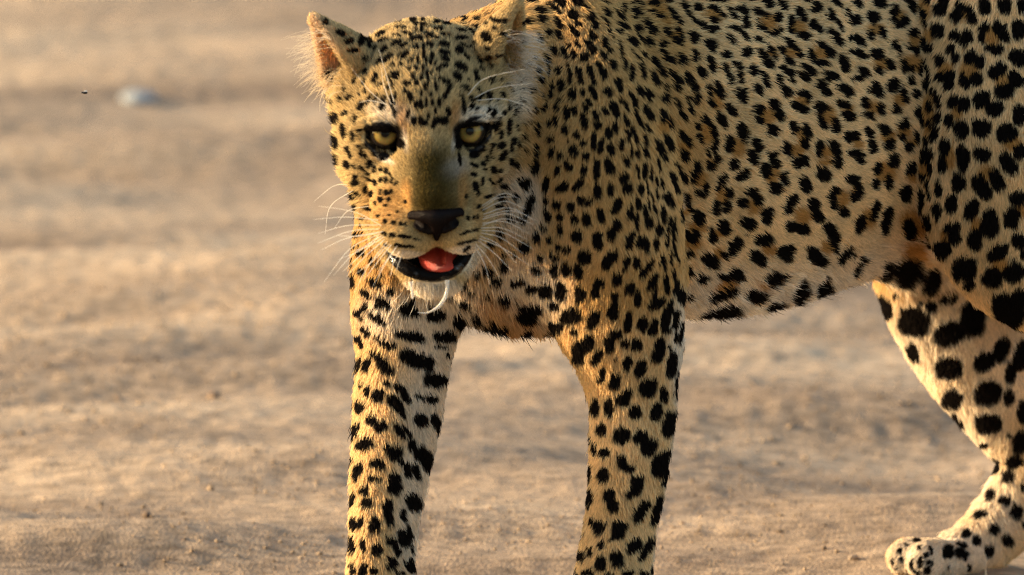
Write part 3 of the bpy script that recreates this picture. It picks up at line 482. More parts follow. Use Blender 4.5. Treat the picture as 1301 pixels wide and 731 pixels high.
410 135 24 30 0;440 205 26 38 10;385 250 36 16 50;425 300 26 12 50;485 260 22 34 10;545 265 20 24 0;595 280 22 28 0;435 350 50 10 35;495 385 20 36 -20;545 360 18 26 0
590 365 18 32 5;650 360 18 32 25;630 305 14 18 0;505 105 48 32 20;440 50 70 26 25;590 475 18 28 10;640 465 18 28 20;545 470 14 28 10;530 540 14 28 0;565 530 12 24 0
615 545 14 22 20;690 390 28 14 -50;590 595 16 14 0;695 655 14 12 0;625 680 14 10 0;495 575 14 24 -15;520 690 18 12 20;320 605 10 36 5;325 685 14 18 0;380 715 24 12 0;275 560 14 18 0
90 25 10 35 -5;555 155 30 12 0;575 120 40 30 20
T 580 150 6.09
312 50 20 50 5;390 75 18 62 3;332 130 18 38 10;438 90 8 26 0;520 155 16 42 12;618 90 22 52 -3;612 265 24 60 0;608 385 40 45 0;530 255 24 18 0;420 185 20 28 0
405 240 14 32 0;335 215 36 28 -30;270 215 18 26 20;260 260 14 28 0;348 295 26 48 30;232 315 18 28 0;200 358 22 22 0;402 335 18 28 0;440 355 26 22 0;462 385 16 16 0
278 400 26 30 -10;325 405 15 15 0;320 470 28 12 -50;270 495 24 10 10;245 480 10 14 0;342 520 28 26 -40;395 548 15 14 0;530 500 48 48 30;575 640 34 60 10;455 605 28 28 0
340 600 34 20 -20;330 640 30 12 0;235 612 30 14 -25;310 685 28 14 -20;165 690 14 16 0;130 370 36 18 20;180 235 45 30 -30;130 285 42 36 -30;205 718 18 10 0;460 205 12 32 0;130 440 28 18 30
195 495 14 36 0;70 610 14 22 0;145 530 26 42 -20;385 710 26 18 0;165 590 14 24 0;560 30 10 20 0;525 45 8 25 0;215 400 18 12 -30;270 310 14 10 0
T 440 240 4.573
40 40 36 10 35;235 25 18 14 30;205 65 18 16 0;262 20 12 16 0;250 62 12 14 0;345 75 12 12 0;297 135 9 9 0;250 150 8 6 0;130 115 24 10 20;65 105 10 20 0
230 192 14 16 0;278 198 18 13 0;320 203 14 12 0;345 205 8 14 0;105 200 18 24 0;45 200 12 24 0;72 260 26 14 0;270 270 24 13 8;340 277 40 11 6;410 292 22 6 6
225 262 16 10 20;340 332 60 9 2;300 322 18 9 5;90 370 22 20 0;38 330 10 24 0;150 420 16 14 0;95 475 24 22 20;175 550 32 20 30;215 500 18 12 0;125 605 30 18 40
215 660 42 24 25;45 540 10 40 0;260 600 20 16 0;345 700 36 36 0;180 690 16 14 0;110 690 14 20 0;380 660 16 20 0;35 430 12 28 0;170 440 22 14 10;235 325 16 8 30;70 330 18 14 0
T 460 250 4.873
655 135 12 16 0;690 130 11 15 0;715 125 10 16 0;640 222 42 10 -18;700 205 28 10 -15;660 275 55 9 -12;610 290 24 7 -5;645 320 30 10 -40;650 370 14 26 0;720 60 12 12 0
775 450 32 30 0;880 420 28 26 0;715 470 18 16 0;815 515 18 16 0;845 510 14 20 0;625 530 22 20 0;955 525 24 24 0;680 570 16 18 0;880 615 40 22 0;635 635 28 20 0;950 355 18 16 0;550 585 18 24 0;855 230 22 28 0;790 290 28 14 0
875 345 18 14 0;775 590 18 14 0;925 130 40 16 0;80 525 30 22 40;130 650 40 28 30;175 580 20 14 0;425 680 20 24 0
T 0 0 1
489 172 22.5 17 5;598 170 22.5 17 -5;510 183 5 7 -40;582 184 5 7 10;583 202 2 10 -5;626 160 10 4 -15;470 165 8 6 30
T 0 0 1
414 29 4 4 0;433 43 8 4 20;444 53 6 4.5 -20;460 52 5 8 15;448 65 8 3 0;470 56 4 6 30
C white 575 215 18 12 -20;515 176 4 16 -8;576 178 3 18 5;497 144 26 12 10;608 146 26 12 -10;560 372 34 18 0;540 400 60 26 0;500 400 40 30 0;585 385 40 30 0;660 120 14 30 0;670 370 50 40 20;660 260 30 40 0;556 450 40 50 0;546 530 34 70 -10;536 600 28 70 10;524 670 22 60 0;690 430 60 25 0;862 440 14 60 0;865 540 14 80 5;850 640 14 60 10
C white 1270 640 40 50 0;1228 692 50 30 0;1180 712 60 30 0;1190 440 70 70 0;1230 540 60 70 0;1270 480 50 60 0;1010 380 120 22 -8;600 330 16 20 0
C cream 545 366 44 9 0;490 203 12 4 25;520 324 22 6 5;582 320 18 6 -8
C inner 411 72 18 44 -15;402 40 8 24 -10
C olive 549 240 38 50 0;552 256 42 22 0;547 212 28 28 0
C orange 492 262 26 26 0;516 250 7 20 0;588 245 6 26 0;512 150 7 20 -5;577 150 6 22 5;610 268 12 20 0;640 395 40 22 15
"""
# ------------------------------------------------------------------ helpers
rng = np.random.default_rng(7)
def sstep(a, b, x):
    t = np.clip((x-a)/(b-a), 0, 1); return t*t*(3-2*t)
def vnoise(Q, freq, seed=0):
    "smooth 3-D value noise in -1..1"
    q = np.asarray(Q, np.float64)*freq; i = np.floor(q).astype(np.int64); f = q-i; f = f*f*(3-2*f)
    def hsh(a, b, c):
        n = (a*73856093) ^ (b*19349663) ^ (c*83492791) ^ (seed*2654435761)
        n = (n ^ (n >> 13))*1274126177 & 0x7fffffff
        n = (n ^ (n >> 16))*668265263 & 0x7fffffff
        return (n & 0xffff)/32767.5-1
    o = 0
    for a in (0, 1):
        for b in (0, 1):
            for c in (0, 1):
                w = (f[:, 0] if a else 1-f[:, 0])*(f[:, 1] if b else 1-f[:, 1])*(f[:, 2] if c else 1-f[:, 2])
                o = o+w*hsh(i[:, 0]+a, i[:, 1]+b, i[:, 2]+c)
    return o
def norm(v): return v/np.maximum(np.linalg.norm(v, axis=-1, keepdims=True), 1e-9)
def new_mat(name):
    m = bpy.data.materials.new(name); m.use_nodes = True
    return m, m.node_tree.nodes, m.node_tree.links, m.node_tree.nodes['Principled BSDF']
def link(o, parent=None):
    col.objects.link(o)
    if parent: o.parent = parent
    return o

# ------------------------------------------------------------------ body mesh
V, F = polygonise(prims, 0.005)
V, F = subdivide(V, F)
hm = np.flatnonzero(np.linalg.norm(V-H(0, 0, -20), axis=1) < 0.21)
for _ in range(2):
    Q = V[hm]; V[hm] = Q-grad(prims, Q)*np.clip(sdf_at(prims, Q), -.004, .004)[:, None]
# finer still where the face is
fc = V[F].mean(1)
body_me = mesh_np('leopard', V, F)
leopard = link(bpy.data.objects.new('leopard', body_me))
leopard['label'] = 'spotted leopard standing on sandy ground, head turned to face the viewer, mouth open'
leopard['category'] = 'leopard'
NV = np.empty(len(V)*3, np.float32); body_me.vertices.foreach_get('normal', NV); NV = NV.reshape(-1, 3).astype(float)

# ------------------------------------------------------------------ coat: where each kind of hair grows
NOSE = H(0, 128, -62)
REAR = np.array([math.cos(YAWB), math.sin(YAWB), 0.0]); DOWN = np.array([0, 0, -1.0])
FLOW = {'trunk': REAR*1.0+DOWN*.35, 'neck': REAR*.7+DOWN*.8, 'chest': REAR*.45+DOWN*1.0, 'leg': DOWN+REAR*.12,
        'paw': -REAR*.8+DOWN*.6, 'tail': REAR*.6+DOWN*.8}
LEN = {'trunk': .0105, 'neck': .012, 'chest': .015, 'leg': .0092, 'paw': .0055, 'tail': .014, 'head': .011, 'ear': .005, 'lip': .001}
def tag_dist(Q):
    out = {}
    Q = np.asarray(Q, np.float32)
    for p in prims:
        if p.op != 'add': continue
        m = np.flatnonzero(((Q > p.lo-.05) & (Q < p.hi+.05)).all(1))
        if p.tag not in out: out[p.tag] = np.full(len(Q), .3, np.float32)
        out[p.tag][m] = np.minimum(out[p.tag][m], p.d(Q[m]))
    sub = np.full(len(Q), .3, np.float32)
    for p in prims:
        if p.op == 'sub':
            m = np.flatnonzero(((Q > p.lo-.02) & (Q < p.hi+.02)).all(1)); sub[m] = np.minimum(sub[m], np.abs(p.d(Q[m])))
    out['_sub'] = sub
    return out
TD = tag_dist(V)
flow = np.zeros_like(V); hlen = np.zeros(len(V)); wsum = np.zeros(len(V))
for t, d in TD.items():
    if t == '_sub': continue
    w = np.exp(-np.maximum(d, -.01)/(.004 if t in ('lip', 'ear') else .012))+1e-12
    if t in FLOW: fv = norm(FLOW[t])[None]
    elif t == 'head': fv = norm(norm(V-NOSE)-HZ*.12)
    elif t == 'ear': fv = norm(np.broadcast_to(UPV-RGT*np.sign(V[:, :1]-P(543, 0, 0)[0])*-.5, V.shape))
    else: fv = np.broadcast_to(DOWN, V.shape)
    flow += w[:, None]*fv; hlen += w*LEN[t]; wsum += w
hlen /= wsum
hd = np.linalg.norm((V-NOSE), axis=1)                       # hair shortens towards the nose
onhead = sstep(.02, 0.0, np.minimum(TD['head'], TD['ear']))
hlen = np.where(onhead > 0, hlen*(1-onhead)+onhead*np.minimum(hlen, .0038+.045*np.maximum(hd-.03, 0)), hlen)
hx = (V-HC)@HX/PX; hy = (V-HC)@HY/PX; hz = (V-HC)@HZ/PX      # position in head axes
ruff = onhead*sstep(60, 100, np.abs(hx))*sstep(10, -50, hy)*sstep(70, 20, hz)
hlen = hlen+ruff*.007
chin = onhead*sstep(-150, -170, hz)*sstep(40, 10, np.abs(hx)); hlen = hlen+chin*.008
belly = np.minimum(TD['trunk'], TD['chest']) < .01
hlen = hlen+np.where(belly, .010*sstep(-.3, -.8, NV[:, 2]), 0)
bald = np.clip(sstep(.0028, .0012, TD['_sub'])+sstep(.003, .001, TD['lip']), 0, 1)
eyeL, eyeR = H(-54, 32, 13), H(54, 32, 13)
flow = norm(flow)

# ------------------------------------------------------------------ coat colour
SX, SY, SW = to_px(V)
BVH = BVHTree.FromPolygons(V.tolist(), F.tolist()) if SPOTS else None
CAMV = Vector(CAM)
def cast(px, py):
    d = Vector(P(px, py, 0))-CAMV; d.normalize()
    h, n, i, t = BVH.ray_cast(CAMV, d)
    return (np.array(h), np.array(n)) if h is not None else (None, None)
class Marks:
    "ellipses lying on the skin: centre, its normal, picture-plane axes"
    def __init__(s): s.items = []
    def add(s, x, y, a, b, ang, val=1.0):
        c, n = cast(x, y)
        if c is None:
            for dx, dy in ((3, 0), (-3, 0), (0, 3), (0, -3), (6, 0), (-6, 0), (0, 6), (0, -6), (10, 0), (-10, 0)):
                c, n = cast(x+dx, y+dy)
                if c is not None: break
            else: return
        s.items.append((c, n, x, y, a, b, math.radians(ang), val))
    def field(s, Q, N, wob=1, soft=.13):
        qx, qy, qw = to_px(Q)
        am = 1-.68*sstep(.05, 0, np.linalg.norm((Q-H(0, 0, -20))*np.array([1, .8, 1]), axis=1)-.13)     # small spots on the face keep their shape
        qx = qx+am*(vnoise(Q, 190, 3)*2.0+vnoise(Q, 420, 5)*1.2); qy = qy+am*(vnoise(Q, 190, 4)*2.0+vnoise(Q, 420, 6)*1.2)
        o = np.argsort(qx); xs = qx[o]; out = np.zeros(len(Q))
        for c, n, x, y, a, b, g, val in s.items:
            R = max(a, b)*1.3
            i0, i1 = np.searchsorted(xs, [x-R, x+R]); ii = o[i0:i1]
            dy = qy[ii]-y; k = np.abs(dy) < R; ii = ii[k]; dy = dy[k]
            if not len(ii): continue
            dx = qx[ii]-x
            d3 = np.abs((Q[ii]-c)@FWD)
            u = (dx*math.cos(g)+dy*math.sin(g))/a; v = (-dx*math.sin(g)+dy*math.cos(g))/b
            e = (np.abs(u)**2.4+np.abs(v)**2.4)**(1/2.4)/((1.06 if (410 < x < 672 and y < 345) or y > 430 else 1.12) if wob else 1.0)
            f = sstep(1+soft, 1-soft, e)*val*(d3 < .09)*((N[ii]@n) > -.1)
            out[ii] = np.maximum(out[ii], f)
        return out
def load_marks(txt):
    spots, fills, cols = Marks(), Marks(), {}
    mode = 'S'
    for line in txt.strip().split('\n'):
        if line[0] == 'T':
            x0, y0, f = map(float, line[2:].split()); continue
        tgt, isc = spots, 0
        if line[0] == 'F': tgt = fills; line = line[2:]
        elif line[0] == 'C':
            c = line.split()[1]; tgt = cols.setdefault(c, Marks()); line = line[2+len(c)+1:]
            for it in line.split(';'):
                x, y, a, b, g = map(float, it.split()); tgt.add(x, y, a, b, g)
            continue
        for it in line.split(';'):
            x, y, a, b, g = map(float, it.split())
            tgt.add(x0+x/f, y0+y/f, a/f, b/f, g)
    return spots, fills, cols
spots, fills, cols = load_marks(SPOTS)
# the sides the photograph does not show get spots of their own, a few centimetres apart
view = norm(CAM-V)
facing = (NV*view).sum(1)
hidden = (facing < .02) | (SX > 1305) | (SY < -4) | (SY > 735)
cand = rng.permutation(np.flatnonzero(hidden & (TD['head'] > .01)))[:16000]
far = []
cell = {}
for i in cand:
    k = tuple(np.floor(V[i]/.0225).astype(int))
    if any((k[0]+a, k[1]+b, k[2]+c) in cell and np.linalg.norm(V[cell[(k[0]+a, k[1]+b, k[2]+c)]]-V[i]) < .0215
           for a in (-1, 0, 1) for b in (-1, 0, 1) for c in (-1, 0, 1)): continue
    cell[k] = i; far.append((V[i], rng.uniform(.0052, .0088)))
def far_field(Q):
    o = np.argsort(Q[:, 0]); xs = Q[o, 0]; out = np.zeros(len(Q))
    for c, r in far:
        i0, i1 = np.searchsorted(xs, [c[0]-r*1.3, c[0]+r*1.3]); ii = o[i0:i1]
        d = np.linalg.norm(Q[ii]-c, axis=1)/r
        out[ii] = np.maximum(out[ii], sstep(1.15, .85, d))
    return out
TAWNY = np.array([.58, .37, .145]); FILL = np.array([.48, .25, .07]); PALE = np.array([.84, .635, .355]); WHITE = np.array([.80, .72, .60])
OLIVE = np.array([.055, .039, .008]); INNER = np.array([.78, .58, .38]); ORANGE = np.array([.48, .26, .085]); BLACK = np.array([.010, .008, .007]); HEADC = np.array([.53, .395, .195])  # ear lining colour brightened to stand for sun glowing inside the ear
def coat(Q, N, reg, wmix):
    """reg: region weights per point (head, trunk, leg ...)"""
    n1 = vnoise(Q, 22, 11)[:, None]; n2 = vnoise(Q, 90, 12)[:, None]
    base = TAWNY+(PALE-TAWNY)*np.clip(reg['pale'][:, None]+.25*n1, 0, 1)
    base = base+(HEADC-base)*reg['head'][:, None]
    base = base+(WHITE-base)*np.clip(reg['white'][:, None], 0, 1)
    f = fills.field(Q, N, 0, .4)[:, None]*.95
    base = base+(FILL-base)*f
    for c, rgb in (('white', WHITE), ('cream', WHITE), ('olive', OLIVE), ('orange', ORANGE), ('inner', INNER)):
        if c in cols: base = base+(rgb-base)*(cols[c].field(Q, N, 0, .72 if c == 'olive' else .6)[:, None]*{'white': .75, 'cream': .95, 'olive': .95, 'orange': .6, 'inner': .9}[c])
    base = base*(1+.10*n2+.08*n1)
    s = np.maximum(spots.field(Q, N), far_field(Q)*wmix)[:, None]
    return base+(BLACK-base)*s, s[:, 0]
reg_v = {'head': onhead, 'white': np.zeros(len(V)), 'pale': np.zeros(len(V))}
tr = sstep(.012, -.002, TD['trunk'])
reg_v['pale'] = .95*tr*sstep(-.1, .12, (V-P(800, 200, .2))@REAR)
reg_v['white'] = np.clip(tr*sstep(-.35, -.8, NV[:, 2])+.35*sstep(.01, 0, TD['paw']), 0, 1)*(1-onhead)
reg_v['pale'] = np.maximum(reg_v['pale'], .55*sstep(.012, 0, TD['leg'])*sstep(330, 470, SY))
reg_v['pale'] = np.maximum(reg_v['pale'], .7*sstep(.012, 0, TD['leg'])*sstep(1120, 1200, SX))
legw = sstep(.01, 0, TD['leg'])*(1-onhead)
reg_v['white'] = np.maximum(reg_v['white'], legw*.7*sstep(.2, .8, (NV@REAR))*sstep(395, 450, SY))
vc, vs = coat(V, NV, reg_v, (hidden*1.0))
wet = bald
vcol = vc*.7
vcol = vcol*(1-wet[:, None])+np.array([.004, .0035, .0035])*wet[:, None]
at = body_me.color_attributes.new('coat', 'FLOAT_COLOR', 'POINT')
at.data.foreach_set('color', np.hstack([vcol, wet[:, None]]).astype(np.float32).ravel())
m, N_, L_, bs = new_mat('leopard_skin')
a = N_.new('ShaderNodeAttribute'); a.attribute_name = 'coat'
L_.new(a.outputs['Color'], bs.inputs['Base Color'])
mr = N_.new('ShaderNodeMapRange'); mr.inputs[3].default_value = .75; mr.inputs[4].default_value = .12
L_.new(a.outputs['Alpha'], mr.inputs[0]); L_.new(mr.outputs[0], bs.inputs['Roughness'])
nz = N_.new('ShaderNodeTexNoise'); nz.inputs['Scale'].default_value = 260; nz.inputs['Detail'].default_value = 3
bp = N_.new('ShaderNodeBump'); bp.inputs['Strength'].default_value = .6; bp.inputs['Distance'].default_value = .003
L_.new(nz.outputs[0], bp.inputs['Height']); L_.new(bp.outputs[0], bs.inputs['Normal'])
nw = N_.new('ShaderNodeTexNoise'); nw.inputs['Scale'].default_value = 95; nw.inputs['Detail'].default_value = 2
ws = N_.new('ShaderNodeMapRange'); ws.inputs[1].default_value = .52; ws.inputs[2].default_value = .68; ws.inputs[3].default_value = .03; ws.inputs[4].default_value = .55
L_.new(nw.outputs[0], ws.inputs[0])
wm = N_.new('ShaderNodeMath'); wm.operation = 'MULTIPLY'; L_.new(ws.outputs[0], wm.inputs[0]); L_.new(a.outputs['Alpha'], wm.inputs[1])
L_.new(wm.outputs[0], bs.inputs['Specular IOR Level'])
thin = sstep(.006, 0, TD['ear'])
ta = body_me.attributes.new('thin', 'FLOAT', 'POINT'); ta.data.foreach_set('value', thin.astype(np.float32))
an = N_.new('ShaderNodeAttribute'); an.attribute_name = 'thin'
tl = N_.new('ShaderNodeBsdfTranslucent'); tl.inputs[0].default_value = (.95, .66, .36, 1)
mh = N_.new('ShaderNodeMath'); mh.operation = 'MULTIPLY'; mh.inputs[1].default_value = .75; L_.new(an.outputs['Fac'], mh.inputs[0])
mt = N_.new('ShaderNodeMixShader'); L_.new(mh.outputs[0], mt.inputs[0]); L_.new(bs.outputs[0], mt.inputs[1]); L_.new(tl.outputs[0], mt.inputs[2])
L_.new(mt.outputs[0], N_['Material Output'].inputs[0])
body_me.materials.append(m)

# ------------------------------------------------------------------ fur
def grow(density, seed):
    r = np.random.default_rng(seed)
    A, B, C, Dv = (V[F[:, i]] for i in range(4))
    area = .5*np.linalg.norm(np.cross(C-A, Dv-B), axis=1)
    fi = F[:, 0]
    dens = np.where((facing[fi] > -.3) & (SX[fi] > 360) & (SX[fi] < 1400) & (SY[fi] > -90) & (SY[fi] < 800), 1.0, .10)
    dens = dens*(1+1.3*onhead[fi])*(1-bald[fi])
    lam = area*dens*density
    cnt = np.floor(lam+r.random(len(lam))).astype(int)
    f = np.repeat(np.arange(len(F)), cnt); n = len(f)
    u, v = r.random(n), r.random(n)
    w = np.stack([(1-u)*(1-v), u*(1-v), u*v, (1-u)*v], 1)
    def ip(arr):
        g = arr[F[f]]
        return (g*(w if g.ndim == 2 else w[..., None])).sum(1)
    p, nn, fl, L = ip(V), norm(ip(NV)), norm(ip(flow)), ip(hlen)
    reg = {k: ip(x) for k, x in reg_v.items()}; oh = ip(onhead); hid = ip(hidden*1.0); bd = ip(bald)
    k = bd < .5
    p, nn, fl, L, oh, hid = p[k], nn[k], fl[k], L[k], oh[k], hid[k]; reg = {q: x[k] for q, x in reg.items()}; n = len(p)
    # comb: along the flow, turned a little by slow and fast noise so that locks form
    side = norm(np.cross(nn, fl))
    turn = .34*vnoise(p, 38, 21)+.30*vnoise(p, 150, 22)+.16*r.standard_normal(n)
    t = norm(fl-nn*(fl*nn).sum(1)[:, None])
    t = norm(t*np.cos(turn)[:, None]+side*np.sin(turn)[:, None])
    L = L*r.uniform(.72, 1.12, n)*np.where(r.random(n) < .05, 1.35, 1.0)*(1+.18*vnoise(p, 120, 23))
    lift = (.46+.18*vnoise(p, 130, 24)+.16*r.standard_normal(n))
    pts = np.empty((n, 4, 3)); pts[:, 0] = p-nn*.0006
    for j, (c, fr) in enumerate(((1.0, .34), (.62, .33), (.34, .33))):
        a = np.clip(lift*c, .04, 1.2)[:, None]
        d = t*np.cos(a)+nn*np.sin(a)+DOWN*(.10*j)
        pts[:, j+1] = pts[:, j]+norm(d)*(L*fr)[:, None]
    ev = p+(pts[:, 3]-p)*.55
    col_, s = coat(ev-nn*((ev-p)*nn).sum(1)[:, None], nn, reg, hid)
    col_ = col_*(1+(.22+.25*oh*(s < .3))*r.uniform(-1, 1, n))[:, None]
    return pts, col_, L, oh, s
def curves_object(name, pts, rad, colour, mat, parent):
    hc = bpy.data.hair_curves.new(name); n, k = pts.shape[:2]
    hc.add_curves([k]*n)
    hc.attributes['position'].data.foreach_set('vector', pts.astype(np.float32).ravel())
    ra = hc.attributes.get('radius') or hc.attributes.new('radius', 'FLOAT', 'POINT')
    ra.data.foreach_set('value', rad.astype(np.float32).ravel())
    ca = hc.attributes.new('coat', 'FLOAT_COLOR', 'CURVE')
    ca.data.foreach_set('color', np.hstack([colour, np.ones((n, 1))]).astype(np.float32).ravel())
    hc.materials.append(mat)
    return link(bpy.data.objects.new(name, hc), parent)
def fur_material(name, rough=.5):
    m = bpy.data.materials.new(name); m.use_nodes = True; N_ = m.node_tree.nodes; L_ = m.node_tree.links
    N_.remove(N_['Principled BSDF'])
    a = N_.new('ShaderNodeAttribute'); a.attribute_name = 'coat'
    hi = N_.new('ShaderNodeHairInfo')
    df = N_.new('ShaderNodeBsdfDiffuse'); tl = N_.new('ShaderNodeBsdfTranslucent')
    hr = N_.new('ShaderNodeBsdfHair'); hr.component = 'Reflection'
    hr.inputs['RoughnessU'].default_value = .35; hr.inputs['RoughnessV'].default_value = .9
    m1 = N_.new('ShaderNodeMixShader'); m1.inputs[0].default_value = .46
    m2 = N_.new('ShaderNodeMixShader'); m2.inputs[0].default_value = .10
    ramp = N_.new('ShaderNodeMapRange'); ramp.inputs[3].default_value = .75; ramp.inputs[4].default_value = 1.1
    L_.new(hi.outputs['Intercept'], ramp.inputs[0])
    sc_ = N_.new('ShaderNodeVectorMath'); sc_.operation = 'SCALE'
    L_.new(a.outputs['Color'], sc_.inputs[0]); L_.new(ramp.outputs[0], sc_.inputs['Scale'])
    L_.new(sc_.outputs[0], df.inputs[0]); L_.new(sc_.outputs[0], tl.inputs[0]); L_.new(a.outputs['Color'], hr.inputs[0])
    L_.new(df.outputs[0], m1.inputs[1]); L_.new(tl.outputs[0], m1.inputs[2])
    L_.new(m1.outputs[0], m2.inputs[1]); L_.new(hr.outputs[0], m2.inputs[2])
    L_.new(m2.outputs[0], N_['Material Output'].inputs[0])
    return m
fur_mat = fur_material('fur')
pts, hcol, HL, oh, ss = grow(950000, 3)
w0 = (.00040-.00016*oh)[:, None]
rad = w0*np.array([1.0, .95, .7, .15])[None]
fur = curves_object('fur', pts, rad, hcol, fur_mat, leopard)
fur['kind'] = 'stuff'
sc.cycles_curves.shape = 'RIBBONS'; sc.cycles_curves.subdivisions = 2
# ------------------------------------------------------------------ eyes
def uv_ball(name, r, nu=48, nv=32, squash=1.0):
    vs, fs = [], []
    for j in range(nv+1):
        th = math.pi*j/nv
        for i in range(nu):
            a = 2*math.pi*i/nu
            vs.append((r*math.sin(th)*math.cos(a), r*math.sin(th)*math.sin(a), r*math.cos(th)*squash))
    for j in range(nv):
        for i in range(nu):
            fs.append((j*nu+i, (j+1)*nu+i, (j+1)*nu+(i+1) % nu, j*nu+(i+1) % nu))
    return mesh_np(name, np.array(vs), np.array(fs))
m, N_, L_, bs = new_mat('eye')
tc = N_.new('ShaderNodeTexCoord'); sx = N_.new('ShaderNodeSeparateXYZ'); L_.new(tc.outputs['Object'], sx.inputs[0])
ER = 21.5*PX
cb = N_.new('ShaderNodeCombineXYZ'); L_.new(sx.outputs[0], cb.inputs[0]); L_.new(sx.outputs[1], cb.inputs[1])
ln = N_.new('ShaderNodeVectorMath'); ln.operation = 'LENGTH'; L_.new(cb.outputs[0], ln.inputs[0])
dv = N_.new('ShaderNodeMath'); dv.operation = 'DIVIDE'; L_.new(ln.outputs['Value'], dv.inputs[0]); dv.inputs[1].default_value = ER
at2 = N_.new('ShaderNodeMath'); at2.operation = 'ARCTAN2'; L_.new(sx.outputs[1], at2.inputs[0]); L_.new(sx.outputs[0], at2.inputs[1])
nz = N_.new('ShaderNodeTexNoise'); nz.noise_dimensions = '2D'; nz.inputs['Scale'].default_value = 5; nz.inputs['Detail'].default_value = 4
cb2 = N_.new('ShaderNodeCombineXYZ'); L_.new(at2.outputs[0], cb2.inputs[0]); L_.new(dv.outputs[0], cb2.inputs[1]); L_.new(cb2.outputs[0], nz.inputs['Vector'])
rp = N_.new('ShaderNodeValToRGB'); L_.new(dv.outputs[0], rp.inputs[0]); e = rp.color_ramp.elements
e[0].position = 0; e[0].color = (.003, .003, .003, 1); e[1].position = 1; e[1].color = (.008, .006, .005, 1)
for pos, c in ((.22, (.003, .003, .003)), (.26, (.14, .10, .03)), (.42, (.31, .215, .058)), (.60, (.24, .16, .04)), (.67, (.07, .045, .012)), (.72, (.006, .005, .004))):
    q = e.new(pos); q.color = (*c, 1)
mx = N_.new('ShaderNodeMix'); mx.data_type = 'RGBA'; mx.blend_type = 'MULTIPLY'; mx.inputs[0].default_value = .55
L_.new(rp.outputs[0], mx.inputs[6]); L_.new(nz.outputs['Color'], mx.inputs[7])
g2 = N_.new('ShaderNodeVectorMath'); g2.operation = 'SCALE'; g2.inputs['Scale'].default_value = 1.25; L_.new(mx.outputs[2], g2.inputs[0])
L_.new(g2.outputs[0], bs.inputs['Base Color']); bs.inputs['Roughness'].default_value = .04; bs.inputs['Specular IOR Level'].default_value = .16
eye_me = uv_ball('eye', ER); eye_me.materials.append(m)
for c, s in ((P(489.5, 170, .0), -1), (P(597, 167, .0), 1)):
    o = link(bpy.data.objects.new('eye', eye_me), leopard)
    d = norm(CAM-c); w = ((H(s*54, 14, 13)-c)@FWD)
    o.location = c+FWD*w*(1.0)
    o.rotation_euler = Vector(d).to_track_quat('Z', 'Y').to_euler()

# ------------------------------------------------------------------ nose leather, tongue
def sdf_part(name, build, h, mat):
    global prims
    keep = prims; prims = []; build(); ps = prims; prims = keep
    v, f = polygonise(ps, h)
    for _ in range(2): v = v-grad(ps, v, .0006)*np.clip(sdf_at(ps, v), -.002, .002)[:, None]
    me = mesh_np(name, v, f); me.materials.append(mat)
    return link(bpy.data.objects.new(name, me), leopard)
m, N_, L_, bs = new_mat('nose_leather')
nz = N_.new('ShaderNodeTexNoise'); nz.inputs['Scale'].default_value = 60; nz.inputs['Detail'].default_value = 3
rp = N_.new('ShaderNodeValToRGB'); L_.new(nz.outputs[0], rp.inputs[0])
rp.color_ramp.elements[0].position = .48; rp.color_ramp.elements[0].color = (.004, .003, .003, 1)
rp.color_ramp.elements[1].position = .66; rp.color_ramp.elements[1].color = (.012, .006, .005, 1)
vo = N_.new('ShaderNodeTexVoronoi'); vo.inputs['Scale'].default_value = 620
bp = N_.new('ShaderNodeBump'); bp.inputs['Strength'].default_value = .35; bp.inputs['Distance'].default_value = .0006
L_.new(vo.outputs['Distance'], bp.inputs['Height'])
df = N_.new('ShaderNodeBsdfDiffuse'); gl = N_.new('ShaderNodeBsdfGlossy'); mxs = N_.new('ShaderNodeMixShader'); mxs.inputs[0].default_value = .005
gl.inputs['Roughness'].default_value = .28; N_.remove(bs)
L_.new(rp.outputs[0], df.inputs[0]); L_.new(bp.outputs[0], df.inputs['Normal']); L_.new(bp.outputs[0], gl.inputs['Normal'])
L_.new(df.outputs[0], mxs.inputs[1]); L_.new(gl.outputs[0], mxs.inputs[2]); L_.new(mxs.outputs[0], N_['Material Output'].inputs[0])
def _nose():
    htube([(-30,116,-58,6),(-15,127,-55,9),(0,130,-55,10),(15,127,-55,9),(30,116,-58,6)], 5)
    htube([(0,129,-58,13),(0,127,-68,10),(0,121,-80,6),(0,112,-94,3.5)], 5)
    for s in (-1, 1):
        htube([(s*29,116,-60,6),(s*22,122,-69,7),(s*10,122,-77,6)], 4)
        htube([(s*32,112,-62,4),(s*20,131,-68,6),(s*12,131,-72,5)], 3, op='sub')
nose = sdf_part('nose', _nose, .0015, m)
m, N_, L_, bs = new_mat('tongue')
bs.inputs['Base Color'].default_value = (.50, .042, .020, 1); bs.inputs['Roughness'].default_value = .45
bs.inputs['Subsurface Weight'].default_value = .25; bs.inputs['Subsurface Radius'].default_value = (.006, .002, .001)
vo = N_.new('ShaderNodeTexVoronoi'); vo.inputs['Scale'].default_value = 700
bp = N_.new('ShaderNodeBump'); bp.inputs['Strength'].default_value = .6; bp.inputs['Distance'].default_value = .001
L_.new(vo.outputs['Distance'], bp.inputs['Height']); L_.new(bp.outputs[0], bs.inputs['Normal'])
def _tongue():
    htube([(4,10,-130,24),(5,50,-141,27),(6,72,-146,26)], 6, ax=(0,0,1), sq=3.2)
    htube([(4,30,-129,3),(6,90,-139,3)], 4, op='sub')
tongue = sdf_part('tongue', _tongue, .002, m)

